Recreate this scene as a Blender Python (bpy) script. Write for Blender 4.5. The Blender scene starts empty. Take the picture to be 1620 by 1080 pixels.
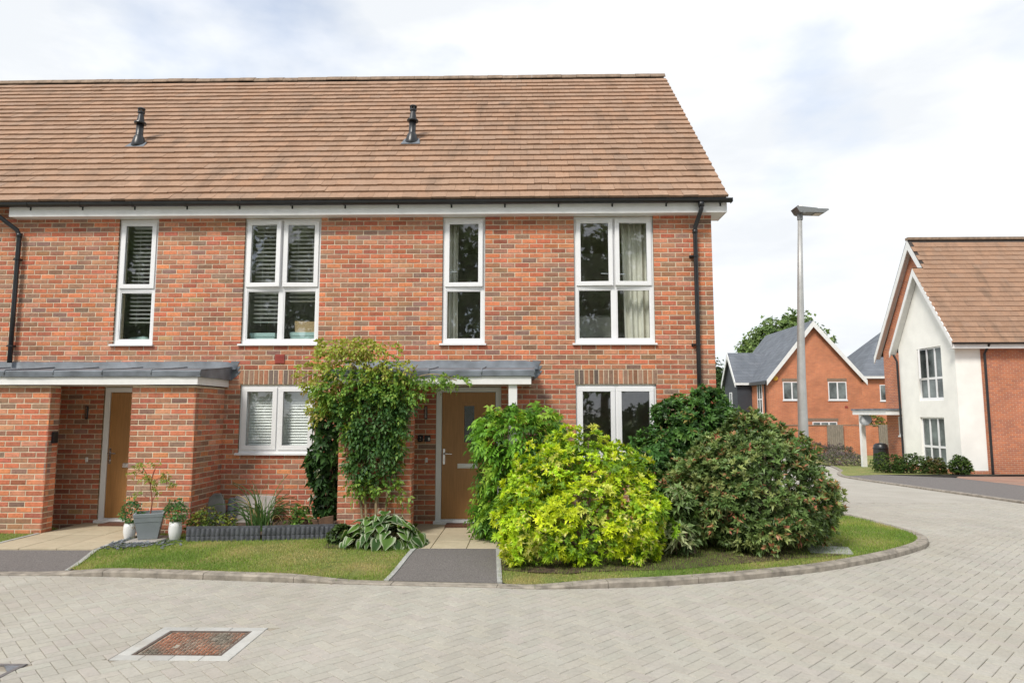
import bpy, bmesh, math, random
import numpy as np
from mathutils import Vector, Matrix

random.seed(7)
RNG = np.random.default_rng(11)
SC = bpy.context.scene
COL = SC.collection
R = math.radians

# ------------------------------------------------------------------ camera
def camera():
    f, pitch, yaw = 1080.0, .1048, -.0217
    cy, sy, cp, sp = math.cos(yaw), math.sin(yaw), math.cos(pitch), math.sin(pitch)
    F = Vector((sy*cp, cy*cp, sp)); Rt = Vector((cy, -sy, 0)); U = Rt.cross(F)
    cam = bpy.data.cameras.new('camera'); cam.sensor_width = 36; cam.lens = 36*f/1620
    cam.clip_start = .05; cam.clip_end = 3000
    o = bpy.data.objects.new('camera', cam); COL.objects.link(o)
    m = Matrix((Rt, U, -F)).transposed().to_4x4(); m.translation = (0, -10.375, 1.5875)
    o.matrix_world = m
    SC.camera = o
camera()

# ------------------------------------------------------------------ sky, sun, exposure
SUN_EL, SUN_AZ = R(48), R(212)
def sky():
    w = bpy.data.worlds.new('World'); SC.world = w; w.use_nodes = True
    nt = w.node_tree; N = nt.nodes; L = nt.links; N.clear()
    out = N.new('ShaderNodeOutputWorld'); bg = N.new('ShaderNodeBackground'); bg.inputs[1].default_value = .1
    st = N.new('ShaderNodeTexSky'); st.sky_type = 'NISHITA'; st.sun_disc = False
    st.sun_elevation = SUN_EL; st.sun_rotation = SUN_AZ; st.air_density = 1.0; st.dust_density = .6; st.ozone_density = 1.5
    tc = N.new('ShaderNodeTexCoord')
    mp = N.new('ShaderNodeMapping'); mp.inputs['Scale'].default_value = (1, 1, 1.9); mp.inputs['Location'].default_value = (3.55, 1.2, .35); mp.inputs['Rotation'].default_value = (0, 0, R(20))
    L.new(tc.outputs['Generated'], mp.inputs['Vector'])
    n1 = N.new('ShaderNodeTexNoise'); n1.inputs['Scale'].default_value = 1.9; n1.inputs['Detail'].default_value = 7; n1.inputs['Roughness'].default_value = .5
    L.new(mp.outputs[0], n1.inputs['Vector'])
    r1 = N.new('ShaderNodeValToRGB'); r1.color_ramp.elements[0].position = .34; r1.color_ramp.elements[0].color = (.3,)*3+(1,)
    r1.color_ramp.elements[1].position = .50; r1.color_ramp.elements[1].color = (1,)*3+(1,)
    L.new(n1.outputs[0], r1.inputs[0])
    mp2 = N.new('ShaderNodeMapping'); mp2.inputs['Scale'].default_value = (1, 1, 3.2); mp2.inputs['Location'].default_value = (7.3, 2.6, 1.3)
    L.new(tc.outputs['Generated'], mp2.inputs['Vector'])
    n2 = N.new('ShaderNodeTexNoise'); n2.inputs['Scale'].default_value = 2.6; n2.inputs['Detail'].default_value = 6; n2.inputs['Roughness'].default_value = .52
    L.new(mp2.outputs[0], n2.inputs['Vector'])
    r2 = N.new('ShaderNodeValToRGB'); e = r2.color_ramp.elements
    e[0].position = .40; e[0].color = (3.95, 4.1, 4.28, 1); e[1].position = .56; e[1].color = (4.7, 4.78, 4.86, 1)
    L.new(n2.outputs[0], r2.inputs[0])
    mx = N.new('ShaderNodeMixRGB'); L.new(r1.outputs[0], mx.inputs[0]); L.new(st.outputs[0], mx.inputs[1]); L.new(r2.outputs[0], mx.inputs[2])
    L.new(mx.outputs[0], bg.inputs[0]); L.new(bg.outputs[0], out.inputs[0])
    s = bpy.data.lights.new('sun', 'SUN'); s.energy = 1.5; s.angle = R(14); s.color = (1, .95, .87)
    o = bpy.data.objects.new('sun', s); COL.objects.link(o)
    d = Vector((math.sin(SUN_AZ)*math.cos(SUN_EL), math.cos(SUN_AZ)*math.cos(SUN_EL), math.sin(SUN_EL)))
    o.rotation_euler = d.to_track_quat('Z', 'Y').to_euler(); o.location = (-8, -14, 18)
sky()
vs = SC.view_settings; vs.view_transform = 'Standard'; vs.look = 'None'; vs.exposure = 1.2; vs.gamma = 1; vs.use_curve_mapping = False
SC.cycles.max_bounces = 7; SC.cycles.transparent_max_bounces = 10; SC.cycles.diffuse_bounces = 4
SC.cycles.use_denoising = True

# ------------------------------------------------------------------ materials
def srgb(r, g, b):
    f = lambda c: (c/255/12.92) if c/255 <= .04045 else ((c/255+.055)/1.055)**2.4
    return (f(r), f(g), f(b))
def nodes(name):
    m = bpy.data.materials.new(name); m.use_nodes = True
    nt = m.node_tree; b = nt.nodes['Principled BSDF']
    return m, nt, b
def pos_noise(nt, scale, detail=4, rough=.55, stretch=None):
    g = nt.nodes.new('ShaderNodeNewGeometry'); n = nt.nodes.new('ShaderNodeTexNoise')
    n.inputs['Scale'].default_value = scale; n.inputs['Detail'].default_value = detail; n.inputs['Roughness'].default_value = rough
    if stretch:
        mp = nt.nodes.new('ShaderNodeMapping'); mp.inputs['Scale'].default_value = stretch
        nt.links.new(g.outputs['Position'], mp.inputs[0]); nt.links.new(mp.outputs[0], n.inputs['Vector'])
    else:
        nt.links.new(g.outputs['Position'], n.inputs['Vector'])
    return n.outputs[0]
def ramp(nt, src, stops):
    r = nt.nodes.new('ShaderNodeValToRGB'); e = r.color_ramp.elements
    while len(e) < len(stops): e.new(.5)
    for i, (p, c) in enumerate(stops):
        e[i].position = p; e[i].color = (*c, 1) if len(c) == 3 else c
    nt.links.new(src, r.inputs[0]); return r.outputs[0]
def mul(nt, a, b, fac=1, mode='MULTIPLY'):
    x = nt.nodes.new('ShaderNodeMixRGB'); x.blend_type = mode; x.inputs[0].default_value = fac
    for i, s in ((1, a), (2, b)):
        if isinstance(s, tuple): x.inputs[i].default_value = (*s, 1)
        else: nt.links.new(s, x.inputs[i])
    return x.outputs[0]
def bump(nt, b, src, strength, dist=.01):
    n = nt.nodes.new('ShaderNodeBump'); n.inputs['Strength'].default_value = strength; n.inputs['Distance'].default_value = dist
    nt.links.new(src, n.inputs['Height']); nt.links.new(n.outputs[0], b.inputs['Normal'])
def mk(name, col, rough=.6, var=.12, scale=6, bmp=0, bscale=90, metal=0, spec=.5, stretch=None):
    m, nt, b = nodes(name)
    n = pos_noise(nt, scale, stretch=stretch)
    lo, hi = 1-var*1.6, 1+var*.9
    c = ramp(nt, n, [(.3, tuple(x*lo for x in col)), (.7, tuple(min(1, x*hi) for x in col))])
    nt.links.new(c, b.inputs['Base Color'])
    b.inputs['Roughness'].default_value = rough; b.inputs['Metallic'].default_value = metal; b.inputs['Specular IOR Level'].default_value = spec
    if bmp: bump(nt, b, pos_noise(nt, bscale, 3), bmp, .004)
    return m
def mk_attr(name, rough=.8, speck=.35, sscale=45, bmp=.4, bscale=120, stain=None, wash=None):
    """colour from the 'Col' attribute (one colour per piece) with fine mottling"""
    m, nt, b = nodes(name)
    a = nt.nodes.new('ShaderNodeAttribute'); a.attribute_name = 'Col'
    n = pos_noise(nt, sscale, 5, .65)
    c = ramp(nt, n, [(.28, (1-speck,)*3), (.5, (1, 1, 1)), (.75, (1+speck*.5,)*3)])
    x = mul(nt, a.outputs['Color'], c)
    if stain:
        sc, st, lo, amt, colr = stain
        s = pos_noise(nt, sc, 5, .6, st)
        f = ramp(nt, s, [(lo, (0, 0, 0)), (lo+.2, (amt,)*3)])
        y = nt.nodes.new('ShaderNodeMixRGB'); nt.links.new(f, y.inputs[0]); nt.links.new(x, y.inputs[1]); y.inputs[2].default_value = (*colr, 1)
        x = y.outputs[0]
    for (sc, st, lo, hi) in (wash or ()):     # broad weathering
        x = mul(nt, x, ramp(nt, pos_noise(nt, sc, 6, .62, st), [(.3, (lo,)*3), (.68, (hi,)*3)]))
    nt.links.new(x, b.inputs['Base Color']); b.inputs['Roughness'].default_value = rough; b.inputs['Specular IOR Level'].default_value = .3
    if bmp: bump(nt, b, pos_noise(nt, bscale, 4, .6), bmp, .004)
    return m
def mk_leaf(name, rough=.45, trans=.3):
    m, nt, b = nodes(name)
    a = nt.nodes.new('ShaderNodeAttribute'); a.attribute_name = 'Col'
    nt.links.new(a.outputs['Color'], b.inputs['Base Color']); b.inputs['Roughness'].default_value = rough; b.inputs['Specular IOR Level'].default_value = .35
    t = nt.nodes.new('ShaderNodeBsdfTranslucent'); nt.links.new(mul(nt, a.outputs['Color'], (1.15, 1.1, .55)), t.inputs[0])
    mx = nt.nodes.new('ShaderNodeMixShader'); mx.inputs[0].default_value = trans
    nt.links.new(b.outputs[0], mx.inputs[1]); nt.links.new(t.outputs[0], mx.inputs[2])
    nt.links.new(mx.outputs[0], nt.nodes['Material Output'].inputs[0])
    return m
def mk_glass(name, tint=(.72, .78, .76), refl=2.2, rough=.015):
    m, nt, b = nodes(name); nt.nodes.remove(b)
    tr = nt.nodes.new('ShaderNodeBsdfTransparent'); tr.inputs[0].default_value = (*tint, 1)
    gl = nt.nodes.new('ShaderNodeBsdfGlossy'); gl.inputs['Roughness'].default_value = rough; gl.inputs[0].default_value = (.95, .97, 1, 1)
    lw = nt.nodes.new('ShaderNodeLayerWeight'); lw.inputs[0].default_value = .5      # Schlick, the same from both sides of the sheet
    pw = nt.nodes.new('ShaderNodeMath'); pw.operation = 'POWER'; pw.inputs[1].default_value = 5; nt.links.new(lw.outputs['Facing'], pw.inputs[0])
    fr = nt.nodes.new('ShaderNodeMath'); fr.operation = 'MULTIPLY_ADD'; fr.inputs[1].default_value = .5; fr.inputs[2].default_value = .042; nt.links.new(pw.outputs[0], fr.inputs[0])
    mt = nt.nodes.new('ShaderNodeMath'); mt.operation = 'MULTIPLY'; mt.use_clamp = True; mt.inputs[1].default_value = refl
    nt.links.new(fr.outputs[0], mt.inputs[0])
    mx = nt.nodes.new('ShaderNodeMixShader'); nt.links.new(mt.outputs[0], mx.inputs[0]); nt.links.new(tr.outputs[0], mx.inputs[1]); nt.links.new(gl.outputs[0], mx.inputs[2])
    nt.links.new(mx.outputs[0], nt.nodes['Material Output'].inputs[0])
    return m
def mk_brickwall(name, c1, c2, mortar, w=.225, h=.075, render=None):
    """far brickwork: courses only a pixel or two high"""
    m, nt, b = nodes(name)
    g = nt.nodes.new('ShaderNodeNewGeometry'); s = nt.nodes.new('ShaderNodeSeparateXYZ'); nt.links.new(g.outputs['Position'], s.inputs[0])
    ad = nt.nodes.new('ShaderNodeMath'); nt.links.new(s.outputs[0], ad.inputs[0]); nt.links.new(s.outputs[1], ad.inputs[1])
    cb = nt.nodes.new('ShaderNodeCombineXYZ'); nt.links.new(ad.outputs[0], cb.inputs[0]); nt.links.new(s.outputs[2], cb.inputs[1])
    t = nt.nodes.new('ShaderNodeTexBrick'); nt.links.new(cb.outputs[0], t.inputs['Vector'])
    t.inputs['Scale'].default_value = 1; t.inputs['Brick Width'].default_value = w; t.inputs['Row Height'].default_value = h; t.inputs['Mortar Size'].default_value = .006
    t.inputs['Color1'].default_value = (*c1, 1); t.inputs['Color2'].default_value = (*c2, 1); t.inputs['Mortar'].default_value = (*mortar, 1)
    n = ramp(nt, pos_noise(nt, 1.3, 5), [(.3, (.8, .8, .8)), (.7, (1.1, 1.1, 1.1))])
    nt.links.new(mul(nt, t.outputs['Color'], n), b.inputs['Base Color']); b.inputs['Roughness'].default_value = .85
    bm = nt.nodes.new('ShaderNodeBump'); bm.inputs['Strength'].default_value = .4; bm.inputs['Distance'].default_value = .006; bm.invert = True
    nt.links.new(t.outputs['Fac'], bm.inputs['Height']); nt.links.new(bm.outputs[0], b.inputs['Normal'])
    return m
def mk_paving(name):
    """road surface: pale blocks in herringbone read as fine joints where the pieces are too far to build"""
    m, nt, b = nodes(name)
    g = nt.nodes.new('ShaderNodeNewGeometry'); mp = nt.nodes.new('ShaderNodeMapping'); mp.inputs['Rotation'].default_value = (0, 0, R(45))
    nt.links.new(g.outputs['Position'], mp.inputs[0])
    t = nt.nodes.new('ShaderNodeTexBrick'); nt.links.new(mp.outputs[0], t.inputs['Vector'])
    t.inputs['Scale'].default_value = 1; t.inputs['Brick Width'].default_value = .2; t.inputs['Row Height'].default_value = .1; t.inputs['Mortar Size'].default_value = .004
    t.inputs['Color1'].default_value = (*PAVE, 1); t.inputs['Color2'].default_value = (*[c*.93 for c in PAVE], 1); t.inputs['Mortar'].default_value = (*[c*.78 for c in PAVE], 1)
    n = ramp(nt, pos_noise(nt, .9, 6, .6), [(.3, (.86, .85, .83)), (.7, (1.05, 1.05, 1.05))])
    nt.links.new(mul(nt, t.outputs['Color'], n), b.inputs['Base Color']); b.inputs['Roughness'].default_value = .85
    return m
PAVE = (.41, .386, .338)
M = {}
M['mortar'] = mk('mortar', (.62, .52, .385), .95, .15, 9, .3)
M['brick'] = mk_attr('brick', .85, .34, 30, .5, 140, stain=(7.5, (1, 1.6, 1.6), .53, .38, (.22, .16, .13)), wash=[(1.0, (2.6, 2.6, .45), .82, 1.06), (.6, None, .88, 1.06)])
M['tile'] = mk_attr('roof_tile', .85, .22, 22, .4, 90, stain=(1.1, (2.2, .55, .55), .53, .42, (.105, .08, .06)))
M['ridge'] = mk('ridge_tile', (.26, .185, .13), .85, .25, 8, .3)
M['underlay'] = mk('roof_underlay', (.05, .04, .035), .9)
M['upvc'] = mk('white_plastic', (.8, .8, .81), .3, .02, 3)
M['fascia'] = mk('white_fascia', (.76, .755, .74), .4, .05, 5)
M['black'] = mk('black_plastic', (.017, .018, .02), .35, .2, 6)
M['lead'] = mk('lead_sheet', (.16, .18, .205), .5, .28, 4, .25, 25)
M['gasket'] = mk('gasket', (.02, .02, .02), .6)
M['glass'] = mk_glass('glass', (.92, .95, .94), 3.3)
M['frost'] = mk_glass('door_glass', (.45, .5, .52), 2.2, .35)
M['farglass'] = mk('far_glass', (.16, .185, .185), .12, .5, 1.2, spec=.35)
M['room'] = mk('room_plaster', (.8, .8, .77), .9)
M['carpet'] = mk('carpet', (.5, .46, .4), .95)
M['oak'] = mk('oak_door', (.40, .20, .07), .42, .1, 4, .15, 30, stretch=(14, 14, 1))
M['chrome'] = mk('brushed_metal', (.65, .65, .66), .25, .05, 4, metal=1)
M['white'] = mk('white_paint', (.78, .78, .76), .5, .04, 4)
M['slat'] = mk('white_slat', (.84, .85, .84), .45, .03, 4)
M['curtain'] = mk('cream_curtain', (.78, .76, .68), .9, .06, 7)
M['mint'] = mk('mint_card', (.42, .6, .58), .7, .05, 9)
M['wicker'] = mk('wicker', (.5, .36, .2), .8, .3, 60, .6, 120)
M['terracotta'] = mk('terracotta', (.3, .05, .035), .7, .1, 9)
M['pave'] = mk_paving('block_paving')
M['paver'] = mk_attr('paver_block', .88, .13, 30, .45, 220, stain=(.55, (1, 1, 1), .47, .3, (.32, .285, .225)), wash=[(.9, (1, .35, 1), .9, 1.04), (5, None, .93, 1.03)])
M['sand'] = mk('joint_sand', (.31, .27, .215), .95, .25, 5)
M['tarmac'] = mk('asphalt', (.165, .15, .142), .92, .3, 75, .8, 160)
M['kerb'] = mk('kerb_concrete', (.30, .265, .22), .9, .28, 9, .4, 160)
M['edge'] = mk('edging_concrete', (.37, .37, .35), .9, .15, 10, .3)
M['slab'] = mk_attr('paving_slab', .85, .12, 14, .25, 120, stain=(2.2, (1, 1, 1), .5, .3, (.27, .22, .14)))
M['redpave'] = mk_brickwall('red_paving', (.36, .2, .14), (.3, .17, .12), (.24, .18, .14), .2, .1)
M['soil'] = mk('soil', (.075, .048, .03), .95, .35, 12, .9, 40)
M['turf'] = None
M['iron'] = mk_attr('cast_iron', .6, .45, 26, .4, 90)
M['mat'] = mk('coir_mat', (.12, .05, .028), .95, .25, 60, .7, 200)
M['greypot'] = mk('grey_resin', (.24, .27, .285), .55, .06, 6)
M['whitepot'] = mk('white_ceramic', (.72, .72, .71), .35, .04, 5)
M['bark'] = mk('bark', (.17, .12, .08), .9, .3, 18, .7, 50, stretch=(4, 4, 1))
M['stem'] = mk('pale_stem', (.30, .23, .13), .8, .25, 20, .3)
M['redstem'] = mk('red_stem', (.25, .07, .04), .6, .2, 20)
M['stone'] = mk('grey_stone', (.23, .235, .215), .9, .2, 7, .6, 60)
M['pinkstone'] = mk('pale_slab', (.36, .33, .31), .9, .12, 7, .4, 60)
M['slate'] = mk_attr('slate_chip', .6, .3, 30, .3, 60)
M['rattan'] = mk('grey_edging', (.085, .09, .105), .6, .25, 14, .5, 40)
M['timber'] = mk('brown_timber', (.12, .065, .036), .8, .3, 9, .5, 60)
M['galv'] = mk('galvanised', (.46, .46, .45), .5, .1, 6, metal=.35)
M['lampgrey'] = mk('lamp_grey', (.2, .21, .215), .45, .08, 6)
M['lens'] = mk('lamp_lens', (.55, .5, .42), .25, .1, 8)
M['render'] = mk('white_render', (.86, .85, .80), .9, .05, 1.4, .2, 60)
M['farbrick'] = mk_brickwall('orange_brick', (.60, .20, .09), (.50, .16, .08), (.5, .34, .22))
M['farbrick2'] = mk_brickwall('red_brick', (.55, .185, .085), (.40, .14, .085), (.52, .38, .26))
M['farlintel'] = mk('dull_brick_lintel', (.24, .17, .12), .85, .2, 14)
M['sidebrick'] = mk_brickwall('side_brick', (.4, .14, .075), (.24, .12, .085), (.46, .36, .235))
M['slateroof'] = mk_brickwall('slate_roof', (.16, .175, .2), (.125, .14, .165), (.075, .08, .09), .5, .24)
M['clad'] = mk('dark_cladding', (.04, .045, .055), .6, .1, 3)
M['cladlight'] = mk('grey_cladding', (.17, .18, .19), .6, .1, 3)
M['fence'] = mk('weathered_board', (.27, .235, .19), .85, .25, 5, .3, 40, stretch=(10, 10, 1))
M['alarm'] = mk('yellow_plastic', (.75, .4, .04), .4)
M['leaf'] = mk_leaf('leaf', .5, .38)
M['gloss'] = mk_leaf('glossy_leaf', .44, .25)
M['grass'] = mk_leaf('grass_blade', .6, .35)
M['farleaf'] = mk_leaf('far_leaf', .6, .35)
M['carpaint'] = mk('car_paint', (.03, .05, .09), .2, .05, 2, spec=.8)
M['tyre'] = mk('tyre', (.02, .02, .02), .8)
def turf():
    m, nt, b = nodes('turf')
    big = pos_noise(nt, 1.5, 6, .62); fine = pos_noise(nt, 38, 5, .7)
    c1 = ramp(nt, big, [(.32, (.14, .20, .035)), (.47, (.21, .25, .06)), (.57, (.32, .29, .10)), (.68, (.40, .32, .14))])
    c2 = ramp(nt, fine, [(.3, (.5, .5, .5)), (.7, (1.15, 1.15, 1.1))])
    nt.links.new(mul(nt, c1, c2), b.inputs['Base Color']); b.inputs['Roughness'].default_value = .95
    bump(nt, b, pos_noise(nt, 90, 4, .7), .9, .02)
    return m
M['turf'] = turf()
M['far_ground'] = mk('far_grass', (.12, .14, .045), .95, .3, .3)

# ------------------------------------------------------------------ builders
def ident(u, d, z): return (u, d, z)
class MB:
    def __init__(s): s.v = []; s.f = []; s.c = []; s.col = None
    def add(s, vs, fs, col=None):
        n = len(s.v); s.v.extend(vs); s.f.extend([tuple(i+n for i in f) for f in fs])
        if col is not None: s.col = True
        s.c.extend([col or (1, 1, 1)]*len(vs))
    def box(s, x0, x1, y0, y1, z0, z1, m=ident, col=None, bev=0):
        if bev:
            b = bev; vs = []; 
            for (z, i) in ((z0, b), (z0+b, 0), (z1-b, 0), (z1, b)):
                vs += [m(x0+i, y0+i, z), m(x1-i, y0+i, z), m(x1-i, y1-i, z), m(x0+i, y1-i, z)]
            fs = [(3, 2, 1, 0), (12, 13, 14, 15)]
            for k in range(3):
                for j in range(4): fs.append((k*4+j, k*4+(j+1) % 4, k*4+4+(j+1) % 4, k*4+4+j))
            s.add(vs, fs, col); return
        vs = [m(x, y, z) for z in (z0, z1) for (x, y) in ((x0, y0), (x1, y0), (x1, y1), (x0, y1))]
        s.add(vs, [(3, 2, 1, 0), (4, 5, 6, 7), (0, 1, 5, 4), (1, 2, 6, 5), (2, 3, 7, 6), (3, 0, 4, 7)], col)
    def prism(s, pts, d, col=None):
        """closed outline pts (3-D) pushed along vector d"""
        n = len(pts); d = Vector(d)
        vs = [tuple(p) for p in pts]+[tuple(Vector(p)+d) for p in pts]
        s.add(vs, [tuple(range(n))[::-1], tuple(range(n, 2*n))]+[(i, (i+1) % n, n+(i+1) % n, n+i) for i in range(n)], col)
    def tube(s, pts, r, seg=10, cap=True, col=None):
        pts = [Vector(p) for p in pts]; n = len(pts)
        rs = r if isinstance(r, (list, tuple)) else [r]*n
        vs = []
        prev = None
        for i, p in enumerate(pts):
            t = (pts[min(i+1, n-1)]-pts[max(i-1, 0)]).normalized()
            a = prev if prev is not None else (Vector((1, 0, 0)) if abs(t.x) < .9 else Vector((0, 1, 0)))
            a = (a-t*a.dot(t)).normalized(); prev = a; b = t.cross(a)
            for k in range(seg):
                an = 2*math.pi*k/seg; vs.append(tuple(p+(a*math.cos(an)+b*math.sin(an))*rs[i]))
        fs = [(i*seg+k, i*seg+(k+1) % seg, (i+1)*seg+(k+1) % seg, (i+1)*seg+k) for i in range(n-1) for k in range(seg)]
        if cap: fs += [tuple(range(seg))[::-1], tuple(range((n-1)*seg, n*seg))]
        s.add(vs, fs, col)
    def lathe(s, prof, c, seg=20, axis=None, col=None):
        """profile [(r, h)] turned about the line from c along axis"""
        ax = Vector(axis or (0, 0, 1)).normalized(); a = ax.orthogonal().normalized(); b = ax.cross(a); c = Vector(c)
        vs = [tuple(c+ax*h+(a*math.cos(2*math.pi*k/seg)+b*math.sin(2*math.pi*k/seg))*r) for (r, h) in prof for k in range(seg)]
        n = len(prof)
        fs = [(i*seg+k, i*seg+(k+1) % seg, (i+1)*seg+(k+1) % seg, (i+1)*seg+k) for i in range(n-1) for k in range(seg)]
        fs += [tuple(range(seg))[::-1], tuple(range((n-1)*seg, n*seg))]
        s.add(vs, fs, col)
    def mesh(s, name, mat, smooth=False):
        me = bpy.data.meshes.new(name); me.from_pydata(s.v, [], s.f)
        if s.col:
            at = me.color_attributes.new('Col', 'FLOAT_COLOR', 'POINT')
            at.data.foreach_set('color', np.hstack([np.array(s.c, dtype=np.float32), np.ones((len(s.c), 1), np.float32)]).ravel())
        if mat: me.materials.append(M[mat] if isinstance(mat, str) else mat)
        if smooth: me.polygons.foreach_set('use_smooth', [True]*len(me.polygons))
        me.update(); return me
    def build(s, name, mat, parent=None, smooth=False, kind=None, loc=None, nrm=True):
        me = s.mesh(name, mat, smooth)
        if nrm:
            b = bmesh.new(); b.from_mesh(me); bmesh.ops.recalc_face_normals(b, faces=b.faces); b.to_mesh(me); b.free()
        return link(name, me, parent, kind)
def link(name, me, parent=None, kind=None, loc=None, rot=None, scale=None):
    o = bpy.data.objects.new(name, me); COL.objects.link(o)
    if loc is not None: o.location = loc
    if rot is not None: o.rotation_euler = rot
    if scale is not None: o.scale = scale
    if parent is not None:
        o.parent = parent
        p = parent; off = Vector((0, 0, 0))
        while p is not None: off += p.location; p = p.parent
        o.location = Vector(o.location)-off
    if kind: o['kind'] = kind
    return o
def thing(name, label, cat, loc, group=None):
    o = bpy.data.objects.new(name, None); COL.objects.link(o); o.location = loc; o.empty_display_size = .2
    o['label'] = label; o['category'] = cat
    if group: o['group'] = group
    return o
def tag(o, label, cat, group=None):
    o['label'] = label; o['category'] = cat
    if group: o['group'] = group
    return o
def structure(o, label=None):
    o['kind'] = 'structure'
    if label: o['label'] = label
    return o

# ------------------------------------------------------------------ ground levels
def gz(x, y):
    t = max(0., y+1.0); t = t*t/(t+1.2)
    return -.13-.037*min(t, 26)
def gzn(y):
    t = np.maximum(0., y+1.0); t = t*t/(t+1.2); return -.13-.037*np.minimum(t, 26)
LAWN = .06

def sheet(name, xs, ys, zf, mat, smooth=True):
    b = MB(); nx, ny = len(xs), len(ys)
    b.add([(x, y, zf(x, y)) for y in ys for x in xs], [(j*nx+i, j*nx+i+1, (j+1)*nx+i+1, (j+1)*nx+i) for j in range(ny-1) for i in range(nx-1)])
    return b.build(name, mat, smooth=smooth)
structure(sheet('ground', [-400, -120, -40, -20, 0, 20, 40, 80, 150, 500], [-300, -100, -40, -20, -1, 0, 2, 5, 10, 20, 27, 40, 60, 120, 900], lambda x, y: gz(x, y)-.08, 'far_ground'))

KERB = [(-13, -2.86), (-9, -2.88), (-5.6, -2.93), (-5.0, -2.93), (-4.25, -2.97), (-3.55, -3.04), (-2.44, -3.16), (-1.44, -3.25), (-.86, -3.29), (-.3, -3.33), (.16, -3.37), (1.05, -3.28), (1.72, -3.12), (2.45, -2.87), (3.26, -2.52), (4.15, -1.97), (4.8, -1.47), (5.2, -1.05), (5.42, -.55), (5.5, .2), (5.5, 1.6), (5.42, 4), (5.3, 8), (5.15, 14), (5.1, 26)]
def resample(pts, step):
    P = [Vector((x, y, 0)) for x, y in pts]
    # smooth with Catmull-Rom
    dense = []
    for i in range(len(P)-1):
        p0, p1, p2, p3 = P[max(i-1, 0)], P[i], P[i+1], P[min(i+2, len(P)-1)]
        n = max(2, int((p2-p1).length/.05))
        for k in range(n):
            t = k/n
            dense.append(.5*((2*p1)+(p2-p0)*t+(2*p0-5*p1+4*p2-p3)*t*t+(3*p1-p0-3*p2+p3)*t**3))
    dense.append(P[-1])
    out = [dense[0]]; acc = 0
    for a, b in zip(dense[:-1], dense[1:]):
        acc += (b-a).length
        if acc >= step: out.append(b); acc = 0
    return out
def kerb_h(x, y):
    if y > -.5 and x > 3: return .06
    def ss(a, b, t): t = min(1, max(0, (t-a)/(b-a))); return t*t*(3-2*t)
    return .012+.05*(ss(-5.3, -4.3, x)*(1-ss(-2.6, -1.7, x))+ss(-.1, .9, x))
KL = resample(KERB, .1)
def kerb_off(off):
    out = []
    for i, p in enumerate(KL):
        t = (KL[min(i+1, len(KL)-1)]-KL[max(i-1, 0)]).normalized(); n = Vector((-t.y, t.x, 0))
        out.append(p+n*off)
    return out
K_IN, K_OUT = kerb_off(.065), kerb_off(-.065)
def in_poly(x, y, poly):
    c = np.zeros(x.shape, bool); n = len(poly); j = n-1
    for i in range(n):
        xi, yi = poly[i]; xj, yj = poly[j]
        m = ((yi > y) != (yj > y)) & (x < (xj-xi)*(y-yi)/(yj-yi+1e-12)+xi); c ^= m; j = i
    return c

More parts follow.
